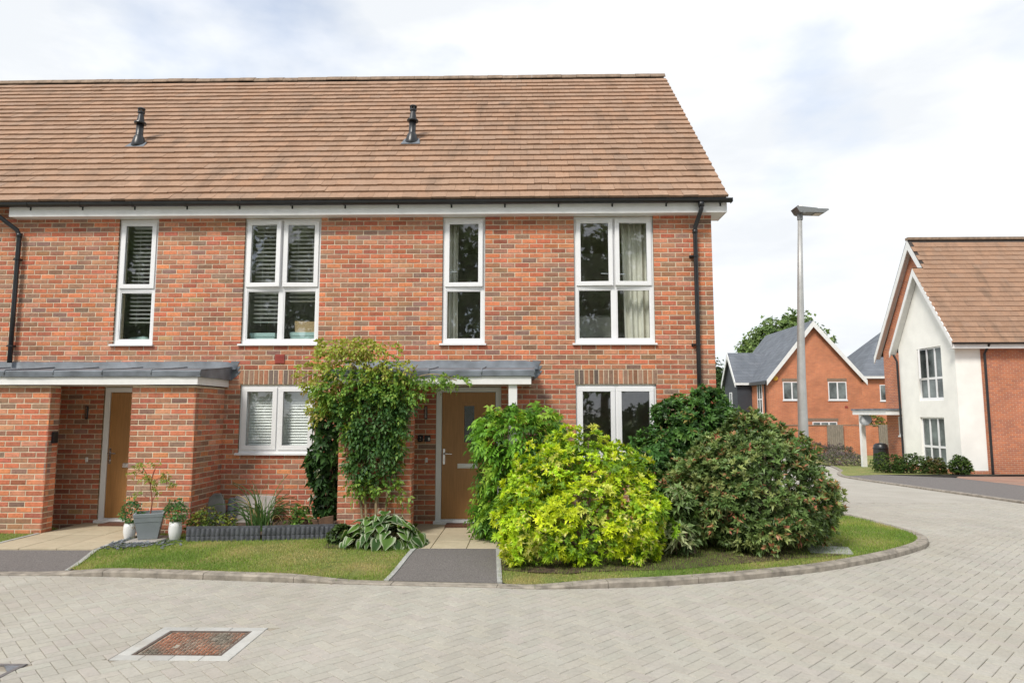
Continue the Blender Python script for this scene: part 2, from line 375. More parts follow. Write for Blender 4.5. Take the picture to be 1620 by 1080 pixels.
# road: base sheet, herringbone blocks, kerb stones
road = structure(sheet('road', [-30, -13, -6, -2, 0, 2, 5, 6, 8, 10, 12, 16, 22, 30, 45], [-45, -20, -12, -7, -3, -2, -1, -.5, 0, .5, 1, 2, 3, 5, 8, 12, 16, 20, 25, 28, 33], lambda x, y: gz(x, y)-.013, 'pave'))
FARKERB = [(10.1, .5), (10.55, 4.6), (10.8, 8.5), (11.05, 12.2), (11.35, 14.6), (12.2, 17.0), (13.4, 19.5), (15, 24)]
COVERS = [(-2.94, -2.09, -5.44, -4.70), (-4.35, -3.45, -6.3, -5.53)]
def pavers():
    kpoly = [(p.x, p.y) for p in K_OUT]+[(-13, 30)]
    far = [(x-.06, y) for x, y in FARKERB]+[(40, 24), (40, -9)]+[(9.6, -9)]
    a, g = .1, .0022
    cells = []
    for i in range(-190, 190):
        for j in range(-190, 190):
            k = (i-j) % 4
            if k == 0: cells.append((i, j, i+2, j+1))        # lying block covers k=0 and k=1
            elif k == 3: cells.append((i, j, i+1, j+2))  # standing block covers k=3, k=2
    C = np.array(cells, float)*a
    cx, cy = (C[:, 0]+C[:, 2])/2, (C[:, 1]+C[:, 3])/2
    s = math.sqrt(.5)
    wx, wy = (cx-cy)*s, (cx+cy)*s-4.0
    ok = (wy > -7.4) & (wy < 4.5) & (wx > -8.5) & (wx < 11)
    ok &= ~((wx < 4.6) & (wy > -1.2)) & ~((wx < -.5) & (wy > -2.7))
    ok &= ~((wy > 1.5) & (wx > 10.4))
    inside = in_poly(wx, wy, kpoly)
    kp = np.array([(p.x, p.y) for p in K_OUT]); kn = []
    for i in range(len(K_OUT)):
        t = (K_OUT[min(i+1, len(K_OUT)-1)]-K_OUT[max(i-1, 0)]).normalized(); kn.append((t.y, -t.x))
    clips = {}
    for q in np.nonzero(ok)[0]:
        d2 = (kp[:, 0]-wx[q])**2+(kp[:, 1]-wy[q])**2; i = int(d2.argmin()); d = math.sqrt(d2[i])
        if inside[q] and d > .12: ok[q] = False; continue
        if d < .13: clips[q] = (kp[i]+np.array(kn[i])*.006, np.array(kn[i]))
    ok &= ~in_poly(wx, wy, far)
    for (x0, x1, y0, y1) in COVERS:
        for q in np.nonzero(ok & (wx > x0-.13) & (wx < x1+.13) & (wy > y0-.13) & (wy < y1+.13))[0]:
            e = [(x0-wx[q], (x0, 0), (-1, 0)), (wx[q]-x1, (x1, 0), (1, 0)), (y0-wy[q], (0, y0), (0, -1)), (wy[q]-y1, (0, y1), (0, 1))]
            d, pt, n = max(e)
            if d < -.12: ok[q] = False
            else: clips[q] = (np.array(pt)+np.array(n)*.003, np.array(n, float))
    idx = np.nonzero(ok)[0]
    # largest in view first
    inview = (np.abs(wx[idx]+.02*(wy[idx]+10)) < .74*(wy[idx]+10.2)) & (wy[idx] > -6.35)
    order = np.where(inview, wy[idx], 99).argsort()
    near = set([int(q) for q in idx[order] if q not in clips][:300])
    variants = {}
    for lying in (True, False):
        for v in range(12):
            b = MB(); w, h = (.2, .1) if lying else (.1, .2)
            x, y = w/2-g, h/2-g; e = .003
            t = RNG.normal(1, .028); col = tuple(c*t*RNG.normal(1, .008) for c in PAVE)
            vs = [(-x, -y, -.03), (x, -y, -.03), (x, y, -.03), (-x, y, -.03), (-x, -y, -.004), (x, -y, -.004), (x, y, -.004), (-x, y, -.004), (-x+e, -y+e, 0), (x-e, -y+e, 0), (x-e, y-e, 0), (-x+e, y-e, 0)]
            fs = [(8, 9, 10, 11)]+[(q, (q+1) % 4, 4+(q+1) % 4, 4+q) for q in range(4)]+[(4+q, 4+(q+1) % 4, 8+(q+1) % 4, 8+q) for q in range(4)]
            b.add(vs, fs, col); variants[(lying, v)] = b
    meshes = {k: b.mesh('paver', 'paver') for k, b in variants.items()}
    field = MB(); cs, sn = math.cos(R(45)), math.sin(R(45))
    for q in idx:
        lying = (C[q, 2]-C[q, 0]) > .15; v = int(RNG.integers(12)); x, y = wx[q], wy[q]; z = gz(x, y)+RNG.normal(0, .0008)
        tilt = RNG.normal(0, .004, 2)
        if q in clips:
            pt, nn = clips[q]; hw, hh = (.1-g, .05-g) if lying else (.05-g, .1-g)
            poly = [np.array((x+px*cs-py*sn, y+px*sn+py*cs)) for px, py in ((-hw, -hh), (hw, -hh), (hw, hh), (-hw, hh))]; out = []
            for i in range(4):
                A, B = poly[i], poly[(i+1) % 4]; da, db = (A-pt)@nn, (B-pt)@nn
                if da >= 0: out.append(A)
                if da*db < 0: out.append(A+(B-A)*da/(da-db))
            if len(out) < 3: continue
            cen = sum(out)/len(out); m_ = len(out); ring2 = [c_+(cen-c_)/max(np.linalg.norm(cen-c_), .01)*.005 for c_ in out]
            if max(np.linalg.norm(c_-cen) for c_ in out) < .02: continue
            vs = [(*c_, gz(*c_)-.03) for c_ in out]+[(*c_, gz(*c_)-.004) for c_ in out]+[(*c_, gz(*c_)) for c_ in ring2]
            fs = [tuple(range(2*m_, 3*m_))]+[(k*m_+i, k*m_+(i+1) % m_, k*m_+m_+(i+1) % m_, k*m_+m_+i) for k in (0, 1) for i in range(m_)]
            field.add(vs, fs, variants[(lying, v)].c[0])
        elif int(q) in near:
            link('paver', meshes[(lying, v)], road, loc=(x, y, z), rot=(tilt[0], tilt[1], R(45)))
        else:
            b = variants[(lying, v)]
            vs = [(x+px*cs-py*sn, y+px*sn+py*cs, z+pz+px*tilt[0]+py*tilt[1]) for px, py, pz in b.v]
            if y > -1: vs = [(a_, b_, c_-z+gz(a_, b_)) for a_, b_, c_ in vs]
            field.add(vs, b.f, b.c[0])
    field.build('paver_field', 'paver', road, kind='stuff', nrm=False)
    sheet('joint_sand', [-8.8, -4, 0, 4, 6, 8, 11], [-7.6, -5, -3, -2, -1, -.5, 0, .5, 1, 2, 3, 4.6], lambda x, y: gz(x, y)-.009, 'sand').parent = road
pavers()

kerb = bpy.data.objects.new('kerb', None); COL.objects.link(kerb); structure(kerb)
def kerb_line(line_in, line_out, hf, step, bevel=.016):
    n = len(line_in); i = 0
    while i < n-1:
        j = min(i+step, n-1); b = MB(); vs = []
        jo = RNG.normal(0, .0015)
        for k in range(i, j+1):
            a, o = line_in[k], line_out[k]
            if k == i and i: nx = line_in[k+1]; a = a+(nx-a)*.05; o = o+(line_out[k+1]-o)*.05
            h = hf(o.x, o.y)+jo; z = gz(o.x, o.y); d = (a-o).normalized()
            vs += [(o.x, o.y, z-.09), (o.x, o.y, z+max(h-bevel, .004)), (o.x+d.x*bevel*.8, o.y+d.y*bevel*.8, z+h), (a.x, a.y, z+h), (a.x, a.y, z-.09)]
        m = j-i+1
        fs = [(p*5+q, p*5+q+1, (p+1)*5+q+1, (p+1)*5+q) for p in range(m-1) for q in range(4)]+[(0, 1, 2, 3, 4), tuple((m-1)*5+q for q in (4, 3, 2, 1, 0))]
        b.add(vs, fs); b.build('kerb_stone', 'kerb', kerb)
        i = j
kerb_line(K_IN, K_OUT, kerb_h, 9)

def polysheet(name, poly, zf, mat, parent=None, res=.25, kind=None):
    """flat-ish polygon cut into a grid so that it follows the ground"""
    bm = bmesh.new(); vs = [bm.verts.new((x, y, 0)) for x, y in poly]; bm.faces.new(vs)
    xs = [p[0] for p in poly]; ys = [p[1] for p in poly]
    k = min(xs)+res
    while k < max(xs):
        bmesh.ops.bisect_plane(bm, geom=bm.verts[:]+bm.edges[:]+bm.faces[:], plane_co=(k, 0, 0), plane_no=(1, 0, 0)); k += res
    k = min(ys)+res
    while k < max(ys):
        bmesh.ops.bisect_plane(bm, geom=bm.verts[:]+bm.edges[:]+bm.faces[:], plane_co=(0, k, 0), plane_no=(0, 1, 0)); k += res
    bmesh.ops.triangulate(bm, faces=[f for f in bm.faces if len(f.verts) > 4])
    for v in bm.verts: v.co.z = zf(v.co.x, v.co.y)
    bmesh.ops.recalc_face_normals(bm, faces=bm.faces)
    if bm.faces and sum(f.normal.z for f in bm.faces) < 0: bmesh.ops.reverse_faces(bm, faces=bm.faces)
    me = bpy.data.meshes.new(name); bm.to_mesh(me); bm.free(); me.materials.append(M[mat])
    return link(name, me, parent, kind)
def smooth01(a, b, t): t = min(1, max(0, (t-a)/(b-a))); return t*t*(3-2*t)
HOUSE_Z = -.055
def yard(x, y):
    """level of lawn and paths between kerb and house front"""
    near = min(range(0, len(K_IN), 3), key=lambda i: (K_IN[i].x-x)**2+(K_IN[i].y-y)**2); p = K_IN[near]
    d = math.hypot(p.x-x, p.y-y); kz = gz(p.x, p.y)+kerb_h(p.x, p.y)-.004
    t = smooth01(.1, 1.3, d)
    top = HOUSE_Z if y < .3 else max(HOUSE_Z-.037*(y-.3), gz(x, y)+LAWN)
    if x > 3: top = min(HOUSE_Z, gz(x, y)+.085)
    return kz*(1-t)+top*t
def kin_between(x0, x1, ymax=90): return [(p.x, p.y) for p in K_IN if x0 < p.x < x1 and p.y < ymax]
lawnL = [(-4.99, -2.84)]+kin_between(-4.95, -1.47)+[(-1.43, -3.17), (-1.41, -1.85), (-1.62, -1.0), (-1.62, .02), (-5.22, .02), (-5.22, -2.0)]
side = [p for p in K_IN if p.x > -.24 and p.y < 12]
lawnR = [(p.x, p.y) for p in side]+[(2.83, 12), (2.83, .02), (-.3, .02), (-.3, -1.85), (-.26, -3.2)]
lawnF = [(-6.72, -2.84), (-6.72, -.5), (-7.5, .02), (-13, .02), (-13, -2.75), (-9, -2.8)]
for q, nm in ((lawnL, 'lawn'), (lawnR, 'lawn'), (lawnF, 'lawn')):
    structure(polysheet(nm, q, yard, 'turf', res=.22))
# asphalt paths, edging strips, porch paving
def path(poly, edges):
    p = structure(polysheet('path', poly, lambda x, y: yard(x, y)+.006, 'tarmac', res=.2))
    for (a, b_) in edges:
        b = MB(); n = 7; vs = []
        a, b_ = Vector((*a, 0)), Vector((*b_, 0)); t = (b_-a).normalized(); nn = Vector((-t.y, t.x, 0))*.026
        for k in range(n):
            c = a.lerp(b_, k/(n-1)); z = yard(c.x, c.y)+.016
            for s_, zz in ((1, -.1), (1, 0), (-1, 0), (-1, -.1)): q = c+nn*s_; vs.append((q.x, q.y, z+zz))
        fs = [(p_*4+i, p_*4+i+1, p_*4+5+i, p_*4+4+i) for p_ in range(n-1) for i in range(3)]+[(0, 1, 2, 3), tuple((n-1)*4+i for i in (3, 2, 1, 0))]
        b.add(vs, fs); b.build('edging_strip', 'edge', p)
path([(-1.37, -1.85), (-1.42, -3.18)]+kin_between(-1.42, -.30)+[(-.30, -3.26), (-.37, -1.85)], [((-1.375, -1.86), (-1.445, -3.19)), ((-.355, -1.86), (-.28, -3.25))])
path([(-6.68, -1.97), (-6.68, -2.83), (-6.0, -2.84)]+kin_between(-5.95, -5.02)+[(-5.02, -2.84), (-5.26, -1.97)], [((-5.245, -.95), (-5.245, -1.95)), ((-5.245, -1.97), (-5.0, -2.84)), ((-6.69, -.95), (-6.69, -2.85))])
def paving(x0, x1, y0, y1, nx, ny):
    b = MB(); b.box(x0, x1, y0, y1, HOUSE_Z-.12, HOUSE_Z-.012); root = structure(b.build('porch_paving', 'sand'))
    for i in range(nx):
        for j in range(ny):
            m = MB(); w, d = (x1-x0)/nx, (y1-y0)/ny; g = .004; t = RNG.normal(1, .04)
            m.box(x0+i*w+g, x0+(i+1)*w-g, y0+j*d+g, y0+(j+1)*d-g, HOUSE_Z-.04, HOUSE_Z+.008+RNG.normal(0, .001), col=(.44*t, .375*t, .265*t), bev=.004)
            m.build('paving_slab', 'slab', root)
paving(-1.62, -.30, -1.85, .02, 3, 4)
paving(-6.67, -5.26, -1.97, .02, 3, 4)

# ------------------------------------------------------------------ the terraced house
house = thing('terraced_house', 'long red brick terrace with brown tiled roof and two oak front doors', 'house', (-4, 0, HOUSE_Z))
XR, XL = 2.855, -12.6
PAL = [(.58, .20, .092), (.50, .225, .135), (.48, .14, .075), (.36, .115, .07), (.35, .175, .105), (.27, .165, .115), (.20, .15, .125), (.42, .27, .13)]
BASEW = np.array([.21, .18, .18, .12, .15, .10, .07, .003])
def brick_col(row, u, deep=0., rnd=None):
    g = .5+.5*math.sin(row*.41+1.3*math.sin(row*.17)+u*.23)*math.cos(row*.23+u*.9)
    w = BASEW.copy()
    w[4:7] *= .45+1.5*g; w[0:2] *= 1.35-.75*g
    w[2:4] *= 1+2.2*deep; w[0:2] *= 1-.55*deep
    w /= w.sum(); c = tuple(.76*q+.24*m_ for q, m_ in zip(PAL[int(RNG.choice(8, p=w))], (.49, .19, .108)))
    k = float(np.clip(RNG.normal(1.12, .12), .8, 1.45)); return tuple(x*k*float(np.clip(RNG.normal(1, .04), .9, 1.1)) for x in c)
MF = .006   # how far brick faces stand proud of the joints
def courses(u0, u1, z0, z1, openings, phase=0., zoff=0.):
    """stretcher bond clipped to the solid spans: (row, ua, ub, za, zb)"""
    out = []; r0 = math.floor((z0-zoff)/.075); r1 = math.ceil((z1-zoff)/.075)
    for r in range(r0, r1):
        za, zb = zoff+r*.075+.007, zoff+(r+1)*.075-.007
        za, zb = max(za, z0), min(zb, z1)
        if zb-za < .02: continue
        zc = (za+zb)/2; spans = [(u0, u1)]
        for (a, b, c, d) in openings:
            if c < zc < d:
                ns = []
                for (s, e) in spans:
                    if b <= s or a >= e: ns.append((s, e)); continue
                    if a > s: ns.append((s, a))
                    if b < e: ns.append((b, e))
                spans = ns
        sh = phase+(.1125 if r % 2 else 0)
        for (s, e) in spans:
            js = [s]; k = math.ceil((s-sh)/.225)
            while sh+k*.225 < e:
                j = sh+k*.225
                if j-js[-1] > .05: js.append(j)
                k += 1
            if e-js[-1] < .05 and len(js) > 1: js.pop()
            js.append(e)
            for a, b in zip(js[:-1], js[1:]):
                ga = .007 if a > s else 0; gb = .007 if b < e else 0
                out.append((r, a+ga, b-gb, za, zb))
    return out
def add_brick(b, ua, ub, za, zb, m, col):
    e = .0035; d = MF
    vs = [m(ua, .02, za), m(ub, .02, za), m(ub, .02, zb), m(ua, .02, zb), m(ua, -d+e, za), m(ub, -d+e, za), m(ub, -d+e, zb), m(ua, -d+e, zb), m(ua+e, -d, za+e), m(ub-e, -d, za+e), m(ub-e, -d, zb-e), m(ua+e, -d, zb-e)]
    fs = [(8, 9, 10, 11)]+[(q, (q+1) % 4, 4+(q+1) % 4, 4+q) for q in range(4)]+[(4+q, 4+(q+1) % 4, 8+(q+1) % 4, 8+q) for q in range(4)]
    b.add(vs, fs, col)
def single_brick(parent, ua, ub, za, zb, m, col, name='brick'):
    b = MB(); add_brick(b, ua, ub, za, zb, m, col); b.build(name, 'brick', parent)
def front(y0): return lambda u, d, z: (u, y0+d, z)
def rightface(x0): return lambda u, d, z: (x0-d, u, z)
def leftface(x0): return lambda u, d, z: (x0+d, u, z)

WIN = {  # x0, x1, z0, z1
 'w1': (-6.41, -5.785, 2.625, 4.63), 'w2': (-4.41, -3.21, 2.625, 4.63), 'w3': (-1.302, -.640, 2.625, 4.63), 'w4': (.733, 1.96, 2.625, 4.63),
 'w5': (-4.385, -3.225, .965, 2.025), 'w6': (.740, 1.957, .89, 2.025)}
DOORS = [(-1.378, -.388), (-6.49, -5.50)]
OPEN = [(a, b, c, d) for (a, b, c, d) in WIN.values()]+[(a, b, -.4, 1.99) for a, b in DOORS]
SOLD = [(-4.41, -3.20, 2.025, 2.25), (.72, 1.977, 2.025, 2.25)]
def wall_backing(u0, u1, z0, z1, openings, m, thick, name, mat, parent):
    us = sorted({u0, u1, *[o[0] for o in openings], *[o[1] for o in openings]}); zs = sorted({z0, z1, *[min(max(o[2], z0), z1) for o in openings], *[min(max(o[3], z0), z1) for o in openings]})
    solid = lambda a, b, c, d: not any(o[0] <= (a+b)/2 <= o[1] and o[2] <= (c+d)/2 <= o[3] for o in openings)
    b = MB(); S = {}
    for i in range(len(us)-1):
        for j in range(len(zs)-1): S[i, j] = solid(us[i], us[i+1], zs[j], zs[j+1])
    for (i, j), s in S.items():
        if not s: continue
        a, c, e, g = us[i], us[i+1], zs[j], zs[j+1]
        b.add([m(a, 0, e), m(c, 0, e), m(c, 0, g), m(a, 0, g)], [(0, 1, 2, 3)]); b.add([m(a, thick, e), m(c, thick, e), m(c, thick, g), m(a, thick, g)], [(3, 2, 1, 0)])
        for (di, dj, p, q) in ((-1, 0, (a, e), (a, g)), (1, 0, (c, e), (c, g)), (0, -1, (a, e), (c, e)), (0, 1, (a, g), (c, g))):
            if not S.get((i+di, j+dj), False):
                b.add([m(p[0], 0, p[1]), m(q[0], 0, q[1]), m(q[0], thick, q[1]), m(p[0], thick, p[1])], [(0, 1, 2, 3)])
    return b.build(name, mat, parent, nrm=False)
wall = wall_backing(XL, XR-.001, -.9, 5.04, OPEN, front(0), .26, 'wall', 'mortar', house)
fld = MB()
for (r, a, b, za, zb) in courses(XL, XR, -.3, 4.96, OPEN+SOLD, XR, 0):
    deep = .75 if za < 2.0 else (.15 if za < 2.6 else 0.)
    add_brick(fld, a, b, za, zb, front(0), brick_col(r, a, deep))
fld.build('brick_field', 'brick', wall, kind='stuff', nrm=False)
for (a, b, c, d) in SOLD:
    n = round((b-a)/.075)
    for k in range(n):
        w = (b-a)/n; t = [4, 5, 5, 4, 1, 6, 3][int(RNG.integers(7))]; q = RNG.normal(1.08, .16)
        single_brick(wall, a+k*w+.007, a+(k+1)*w-.007, c+.006, d-.007, front(0), tuple(x*q for x in PAL[t]), 'soldier_brick')
# gable end and back
b = MB(); b.add([(XR, .001, -.9), (XR, 8.2, -.9), (XR, 8.2, 4.75), (XR, 4.1, 8.8), (XR, .001, 4.75)], [(0, 1, 2, 3, 4)]); b.add([(XR-.25, .27, -.9), (XR-.25, 8.2, -.9), (XR-.25, 8.2, 4.75), (XR-.25, 4.1, 8.8), (XR-.25, .27, 4.75)], [(4, 3, 2, 1, 0)]); b.build('gable_wall', 'sidebrick', house, nrm=False)
b = MB(); b.box(XL, XR, 8.2, 8.4, -.9, 4.75); b.build('back_wall', 'sidebrick', house)
b = MB(); b.box(XL-.2, XL, 0, 8.2, -.9, 4.75); b.build('party_wall', 'sidebrick', house)
# rooms behind the windows
b = MB()
b.box(XL, XR-.26, .27, 4.5, 2.36, 2.44); b.box(XL, XR-.26, .27, 4.5, 4.66, 4.7); b.box(XL, XR-.26, .27, 4.5, -.1, -.02)
b.build('floor', 'carpet', house)
b = MB(); b.box(XL, XR-.26, 2.6, 2.7, -.1, 4.655)
for x in (-7.9, -5.1, -2.25, .15): b.box(x, x+.1, .27, 2.599, -.02, 4.655)
b.box(-1.5, -.2, 1.5, 1.55, -.02, 2.36); b.box(-6.6, -5.3, 1.5, 1.55, -.02, 2.36)
b.build('room_wall', 'room', house)

# porch walls of real bricks
def solid_pier(x0, x1, y0, y1, z1, faces, name='porch_wall'):
    b = MB(); e = .006
    b.box(x0+e, x1-e, y0+e, y1 if y1 >= -.001 else y1-e, -.4, z1-.003); root = b.build(name, 'mortar', house)
    for fc in faces:
        if fc == 'front': bl = [(q, front(y0+MF+.001)) for q in courses(x0, x1, -.15, z1, [], x0)]
        elif fc == 'right': bl = [(q, rightface(x1-MF-.001)) for q in courses(y0+.102, min(y1, -.003), -.15, z1, [], y0+.1125)]
        elif fc == 'left': bl = [(q, leftface(x0+MF+.001)) for q in courses(y0+.102, min(y1, -.003), -.15, z1, [], y0+.1125)]
        if fc == 'right':   # the front course turns the corner: header ends show on this face
            bl += [((r, y0, y0+.098, a, c), rightface(x1-MF-.001)) for (r, a, c) in sorted({(q[0], q[3], q[4]) for q in courses(0, .2, -.15, z1, [], 0)})]
        yield root, bl
PIERS = [(-5.53, -4.62, -.91, 0, 1.975, ('front', 'right')), (-7.62, -6.68, -.91, -.695, 1.975, ('front', 'right')), (-2.60, -1.58, -.91, -.695, 1.985, ('front', 'right'))]
cnt = 0
for (x0, x1, y0, y1, z1, fcs) in PIERS:
    for root, bl in solid_pier(x0, x1, y0, y1, z1, fcs):
        rest = MB()
        for ((r, a, c, za, zb), mp) in bl:
            col = brick_col(r, a*1.7, .35)
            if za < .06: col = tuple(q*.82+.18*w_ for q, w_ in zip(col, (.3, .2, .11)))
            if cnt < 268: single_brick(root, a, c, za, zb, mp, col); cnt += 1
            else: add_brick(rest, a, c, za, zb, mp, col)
        if rest.v: rest.build('brick_field', 'brick', root, kind='stuff')
for (x0, x1) in ((-2.60, -2.385), (-7.62, -7.405)):   # return walls closing the porch's left side
    b = MB(); b.box(x0, x1, -.694, -.002, -.4, 1.97); b.build('porch_return_wall', 'sidebrick', house)

# roof
EY, EZ, RY, RZ = -.27, 4.83, 4.1, 9.0
SL = math.hypot(RY-EY, RZ-EZ); CS, SN = (RY-EY)/SL, (RZ-EZ)/SL
def roof_pt(u, s, n): return (u, EY+s*CS-n*SN, EZ+s*SN+n*CS)
RX0, RX1 = -12.7, 3.05
b = MB(); b.add([roof_pt(RX0, .02, -.01), roof_pt(RX1-.02, .02, -.01), roof_pt(RX1-.02, SL, -.01), roof_pt(RX0, SL, -.01), roof_pt(RX0, .02, -.06), roof_pt(RX1-.02, .02, -.06), roof_pt(RX1-.02, SL, -.06), roof_pt(RX0, SL, -.06)], [(0, 1, 2, 3), (7, 6, 5, 4), (0, 4, 5, 1), (1, 5, 6, 2), (2, 6, 7, 3), (3, 7, 4, 0)])
back = [(RX0, RY, RZ-.01), (RX1, RY, RZ-.01), (RX1, 8.5, RZ-4.2), (RX0, 8.5, RZ-4.2)]
b.add(back, [(0, 1, 2, 3)])
roof = b.build('roof', 'underlay', house)
def tile_col(base=(.34, .216, .145)):
    k = float(np.clip(RNG.normal(1, .055), .8, 1.2)); h = RNG.normal(0, .02)
    return (base[0]*k*(1+h), base[1]*k, base[2]*k*(1-h))
def tile_geo(b, pt, ua, ub, s, g, col, lift=0., th=.037):
    L = g*1.18; r = RNG.normal(0, .0022, 2)
    vs = [pt(ua, s, .008), pt(ub, s, .008), pt(ub, s, .008+th+lift+r[0]), pt(ua, s, .008+th+lift+r[1]), pt(ua, s+L, .004), pt(ub, s+L, .004), pt(ub, s+L, .012), pt(ua, s+L, .012)]
    b.add(vs, [(0, 1, 2, 3), (3, 2, 6, 7), (0, 3, 7, 4), (1, 5, 6, 2), (4, 7, 6, 5)], col)
def tile_rows(pt, u0, u1, length, gauge, w, g=.003):
    n = int(length/gauge)
    for i in range(n):
        s = i*gauge; u = u0-(w/2 if i % 2 else 0)
        while u < u1-.02:
            a, c = max(u, u0), min(u+w, u1); u += w
            if c-a > .03: yield i, a+g/2, c-g/2, s+RNG.normal(0, .004)
field = MB(); gauge = SL/26.0; nt_ = 0
for (i, a, c, s) in tile_rows(roof_pt, RX0, RX1, SL-.02, gauge, .225):
    if i < 6 and a > -8.25+.05*i and nt_ < 300:
        b = MB(); tile_geo(b, roof_pt, a, c, s, gauge, tile_col()); b.build('roof_tile', 'tile', roof); nt_ += 1
    else: tile_geo(field, roof_pt, a, c, s, gauge, tile_col())
field.build('tile_field', 'tile', roof, kind='stuff', nrm=False)
u = RX1
while u > RX0:
    b = MB(); w = .325; dz = RNG.normal(0, .004); vs = []
    for x in (u, u-w+.006):
        for (yy, zz) in ((-.15, -.105), (-.09, -.015), (0, .03), (.09, -.015), (.15, -.105), (.14, -.12), (0, .005), (-.14, -.12)): vs.append((x, RY+yy, RZ+.03+zz+dz))
    n = 8; b.add(vs, [(k, (k+1) % n, n+(k+1) % n, n+k) for k in range(n)]+[tuple(range(n))[::-1], tuple(range(n, 2*n))]); b.build('ridge_tile', 'ridge', roof); u -= w
# eaves: fascia, soffit, gutter, downpipes
b = MB(); b.box(-8.05, 3.05, -.19, -.165, 4.625, 4.80); b.build('fascia', 'fascia', house)
b = MB(); b.box(XL, -8.7, -.19, -.165, 4.625, 4.80); b.build('fascia', 'fascia', house)
b = MB(); b.box(-8.05, 3.03, -.163, .02, 4.631, 4.645); b.box(3.032, 3.048, -.163, .30, 4.628, 4.80); b.box(2.87, 3.03, .02, .30, 4.631, 4.645); b.box(XL, -8.71, -.163, .02, 4.631, 4.645); b.build('soffit', 'fascia', house)
def half_round(b, x0, x1, y, z, r, seg=10, lip=.012):
    vs = []
    for x in (x0, x1):
        for k in range(seg+1):
            a = math.pi*k/seg; vs.append((x, y-r*math.cos(a), z-r*math.sin(a)))
        for k in range(seg, -1, -1):
            a = math.pi*k/seg; vs.append((x, y-(r-.006)*math.cos(a), z-(r-.006)*math.sin(a)))
    n = 2*(seg+1); b.add(vs, [(k, (k+1) % n, n+(k+1) % n, n+k) for k in range(n)]+[tuple(range(n))[::-1], tuple(range(n, 2*n))])
b = MB(); half_round(b, XL, 3.1, -.255, 4.815, .058); b.box(3.1, 3.108, -.313, -.197, 4.757, 4.817); gutter = b.build('gutter', 'black', house, smooth=False)
x = 2.95
while x > -8.6:
    b = MB(); half_round(b, x-.016, x+.016, -.255, 4.817, .066); b.box(x-.012, x+.012, -.196, -.192, 4.72, 4.80); b.build('gutter_bracket', 'black', gutter); x -= .82
def downpipe(x, zbot, top_dx):
    b = MB(); y = -.075
    b.tube([(x+top_dx, -.255, 4.765), (x+top_dx, -.255, 4.66), (x+top_dx*.75, -.22, 4.60), (x+top_dx*.12, -.09, 4.44), (x, y, 4.36), (x, y, 3.2), (x, y, zbot)], .034, 12)
    b.lathe([(.046, 0), (.046, .07)], (x+top_dx, -.255, 4.70), 14); b.lathe([(.041, 0), (.041, .06)], (x, y, 4.33), 14)
    p = b.build('downpipe', 'black', house, smooth=True)
    for z in (3.98, 2.62):
        b = MB(); b.lathe([(.043, -.014), (.043, .014)], (x, y, z), 14); b.box(x-.075, x+.03, -.07, -.002, z-.012, z+.012); b.box(x-.085, x-.06, -.02, -.001, z-.02, z+.02); b.build('pipe_clip', 'black', p)
downpipe(2.585, -.06, .06)
downpipe(-7.95, 2.36, -.27)

# windows
def casement(b, x0, x1, z0, z1, y0, y1, fw, m, top_extra=0.):
    b.box(x0, x1, y0, y1, z0, z0+fw, m, bev=.004); b.box(x0, x1, y0, y1, z1-fw-top_extra, z1, m, bev=.004)
    b.box(x0, x0+fw, y0+.001, y1-.001, z0+fw-.003, z1-fw+.003, m, bev=.004); b.box(x1-fw, x1, y0+.001, y1-.001, z0+fw-.003, z1-fw+.003, m, bev=.004)
def pane(parent, x0, x1, z0, z1, y, m, mat='glass'):
    b = MB(); b.add([m(x0, y, z0), m(x1, y, z0), m(x1, y, z1), m(x0, y, z1)], [(0, 1, 2, 3)])
    p = b.build('pane', mat, parent, nrm=False)
    g = MB(); e = .007
    for (a, c, d, f) in ((x0-e, x1+e, z0-e, z0+.003), (x0-e, x1+e, z1-.003, z1+e), (x0-e, x0+.003, z0, z1), (x1-.003, x1+e, z0, z1)): g.box(a, c, y-.004, y+.004, d, f, m)
    g.build('glazing_gasket', 'gasket', parent)
    return p
